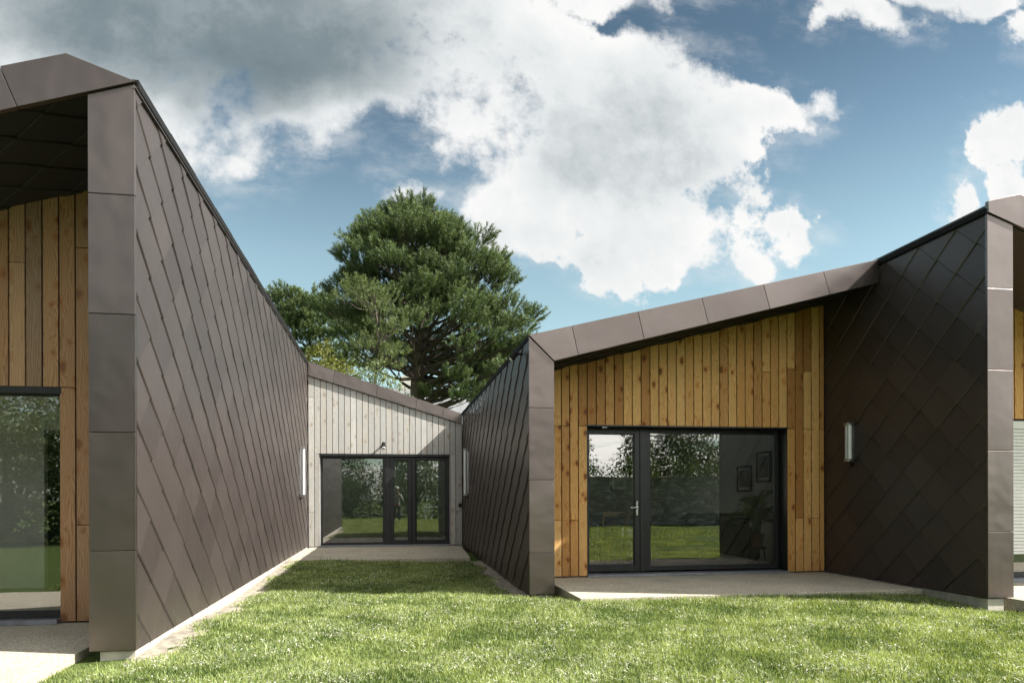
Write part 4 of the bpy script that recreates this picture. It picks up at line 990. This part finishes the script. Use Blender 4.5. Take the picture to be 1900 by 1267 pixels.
# ================================================= the photographer, seen only mirrored in the narrow link door
def mk(name, col, **k): MT[name] = plain(name, col, **k)
mk('skin', (.45, .27, .19), rough=.5, var=.08); mk('shirt', (.30, .31, .33), rough=.8); mk('trousers', (.03, .034, .045), rough=.85); mk('hair', (.05, .035, .025), rough=.6); mk('hat', (.7, .68, .62), rough=.8)
def skin(name, pts, edges, mat, parent, root=0, sub=2):
    me = bpy.data.meshes.new(name); L = wloc(parent)
    me.from_pydata([tuple(Vector(p[:3])-L) for p in pts], edges, []); o = bpy.data.objects.new(name, me); link(o, parent)
    md = o.modifiers.new('skin', 'SKIN'); md.use_smooth_shade = True; md.branch_smoothing = .6
    for i, p in enumerate(pts): sv = me.skin_vertices[0].data[i]; sv.radius = (p[3], p[4] if len(p) > 4 else p[3]); sv.use_root = (i == root)
    s_ = o.modifiers.new('sub', 'SUBSURF'); s_.levels = sub; s_.render_levels = sub
    me.materials.append(MT[mat]); WL[o.name] = L; return o
gx, gy = .33, -.75; g0 = -.11
pr = thing('person', 'person in dark trousers and pale hat holding a camera, mirrored in the narrow link door', 'person', (gx, gy, g0))
def F(x, y, z, *r): return (gx+x, gy+y, g0+z, *r)
body = [F(0, 0, .95, .15, .11), F(0, .0, 1.12, .13, .10), F(0, .01, 1.30, .16, .11), F(0, .0, 1.44, .13, .09), F(0, .01, 1.53, .055), F(0, .03, 1.60, .06), F(0, .035, 1.68, .078, .092), F(0, .02, 1.76, .06),
        F(-.19, 0, 1.42, .06), F(-.28, .06, 1.18, .047), F(-.16, .26, 1.36, .036), F(-.09, .27, 1.50, .028), F(.19, 0, 1.42, .06), F(.28, .06, 1.18, .047), F(.16, .26, 1.36, .036), F(.09, .27, 1.50, .028),
        F(-.10, 0, .86, .095), F(-.13, .02, .48, .062), F(-.15, -.02, .09, .042), F(-.16, .10, .035, .038), F(.10, 0, .86, .095), F(.13, .02, .48, .062), F(.15, -.02, .09, .042), F(.16, .10, .035, .038)]
ed_ = [(0, 1), (1, 2), (2, 3), (3, 4), (4, 5), (5, 6), (6, 7), (3, 8), (8, 9), (9, 10), (10, 11), (3, 12), (12, 13), (13, 14), (14, 15), (0, 16), (16, 17), (17, 18), (18, 19), (0, 20), (20, 21), (21, 22), (22, 23)]
skin('body', body, ed_, 'skin', pr)
skin('shirt', [F(0, 0, .93, .165, .125), F(0, 0, 1.12, .15, .115), F(0, .01, 1.30, .175, .125), F(0, 0, 1.44, .135, .10), F(-.19, 0, 1.42, .072), F(-.28, .06, 1.18, .058), F(-.19, .21, 1.325, .046), F(.19, 0, 1.42, .072), F(.28, .06, 1.18, .058), F(.19, .21, 1.325, .046)],
     [(0, 1), (1, 2), (2, 3), (3, 4), (4, 5), (5, 6), (3, 7), (7, 8), (8, 9)], 'shirt', pr)
skin('trousers', [F(0, 0, .96, .16, .12), F(-.10, 0, .84, .105), F(-.13, .02, .48, .075), F(-.15, -.02, .12, .062), F(.10, 0, .84, .105), F(.13, .02, .48, .075), F(.15, -.02, .12, .062)], [(0, 1), (1, 2), (2, 3), (0, 4), (4, 5), (5, 6)], 'trousers', pr)
for sg in (-1, 1):
    skin('shoe', [F(sg*.15, -.06, .04, .045), F(sg*.155, .05, .045, .05), F(sg*.165, .16, .035, .04)], [(0, 1), (1, 2)], 'trim', pr)
    for k in range(4):   # fingers round the camera body
        a = (sg*(.085-.004*k), .285, 1.53-.021*k); skin('finger', [F(sg*.09, .27, 1.525-.021*k, .010), F(sg*.075, .315, 1.53-.021*k, .009), F(sg*.045, .325, 1.53-.021*k, .008)], [(0, 1), (1, 2)], 'skin', pr, sub=1)
    skin('thumb', [F(sg*.08, .25, 1.50, .011), F(sg*.06, .235, 1.48, .010), F(sg*.04, .24, 1.47, .009)], [(0, 1), (1, 2)], 'skin', pr, sub=1)
    MB().tube([F(sg*.032, .118, 1.70), F(sg*.032, .125, 1.70)], .012, 8).build('eye', 'trim', pr)
    MB().tube([F(sg*.082, .03, 1.70), F(sg*.092, .03, 1.67)], [.014, .010], 8).build('ear', 'skin', pr)
MB().tube([F(0, .115, 1.70), F(0, .145, 1.665), F(0, .12, 1.655)], [.010, .015, .012], 8).build('nose', 'skin', pr, smooth=True)
MB().tube([F(-.025, .112, 1.625), F(.025, .112, 1.625)], .007, 6).build('mouth', 'terra', pr)
MB().tube([F(0, .01, 1.70), F(0, .005, 1.76), F(0, .01, 1.80)], [.092, .088, .05], 16).build('hair', 'hair', pr, smooth=True)
MB().tube([F(0, .02, 1.745), F(0, .02, 1.755), F(0, .02, 1.756), F(0, .02, 1.84), F(0, .02, 1.86)], [.15, .15, .10, .088, .04], 20).build('hat', 'hat', pr)
t = thing('camera_body', 'black camera held by the mirrored person at face height', 'camera', (gx, gy+.30, g0+1.50))
MB().box(gx-.065, gx+.065, gy+.26, gy+.31, g0+1.45, g0+1.54).build('housing', 'trim', t, bevel=.006)
MB().tube([(gx, gy+.31, g0+1.49), (gx, gy+.38, g0+1.49)], [.034, .038], 16).build('lens', 'trim', t)
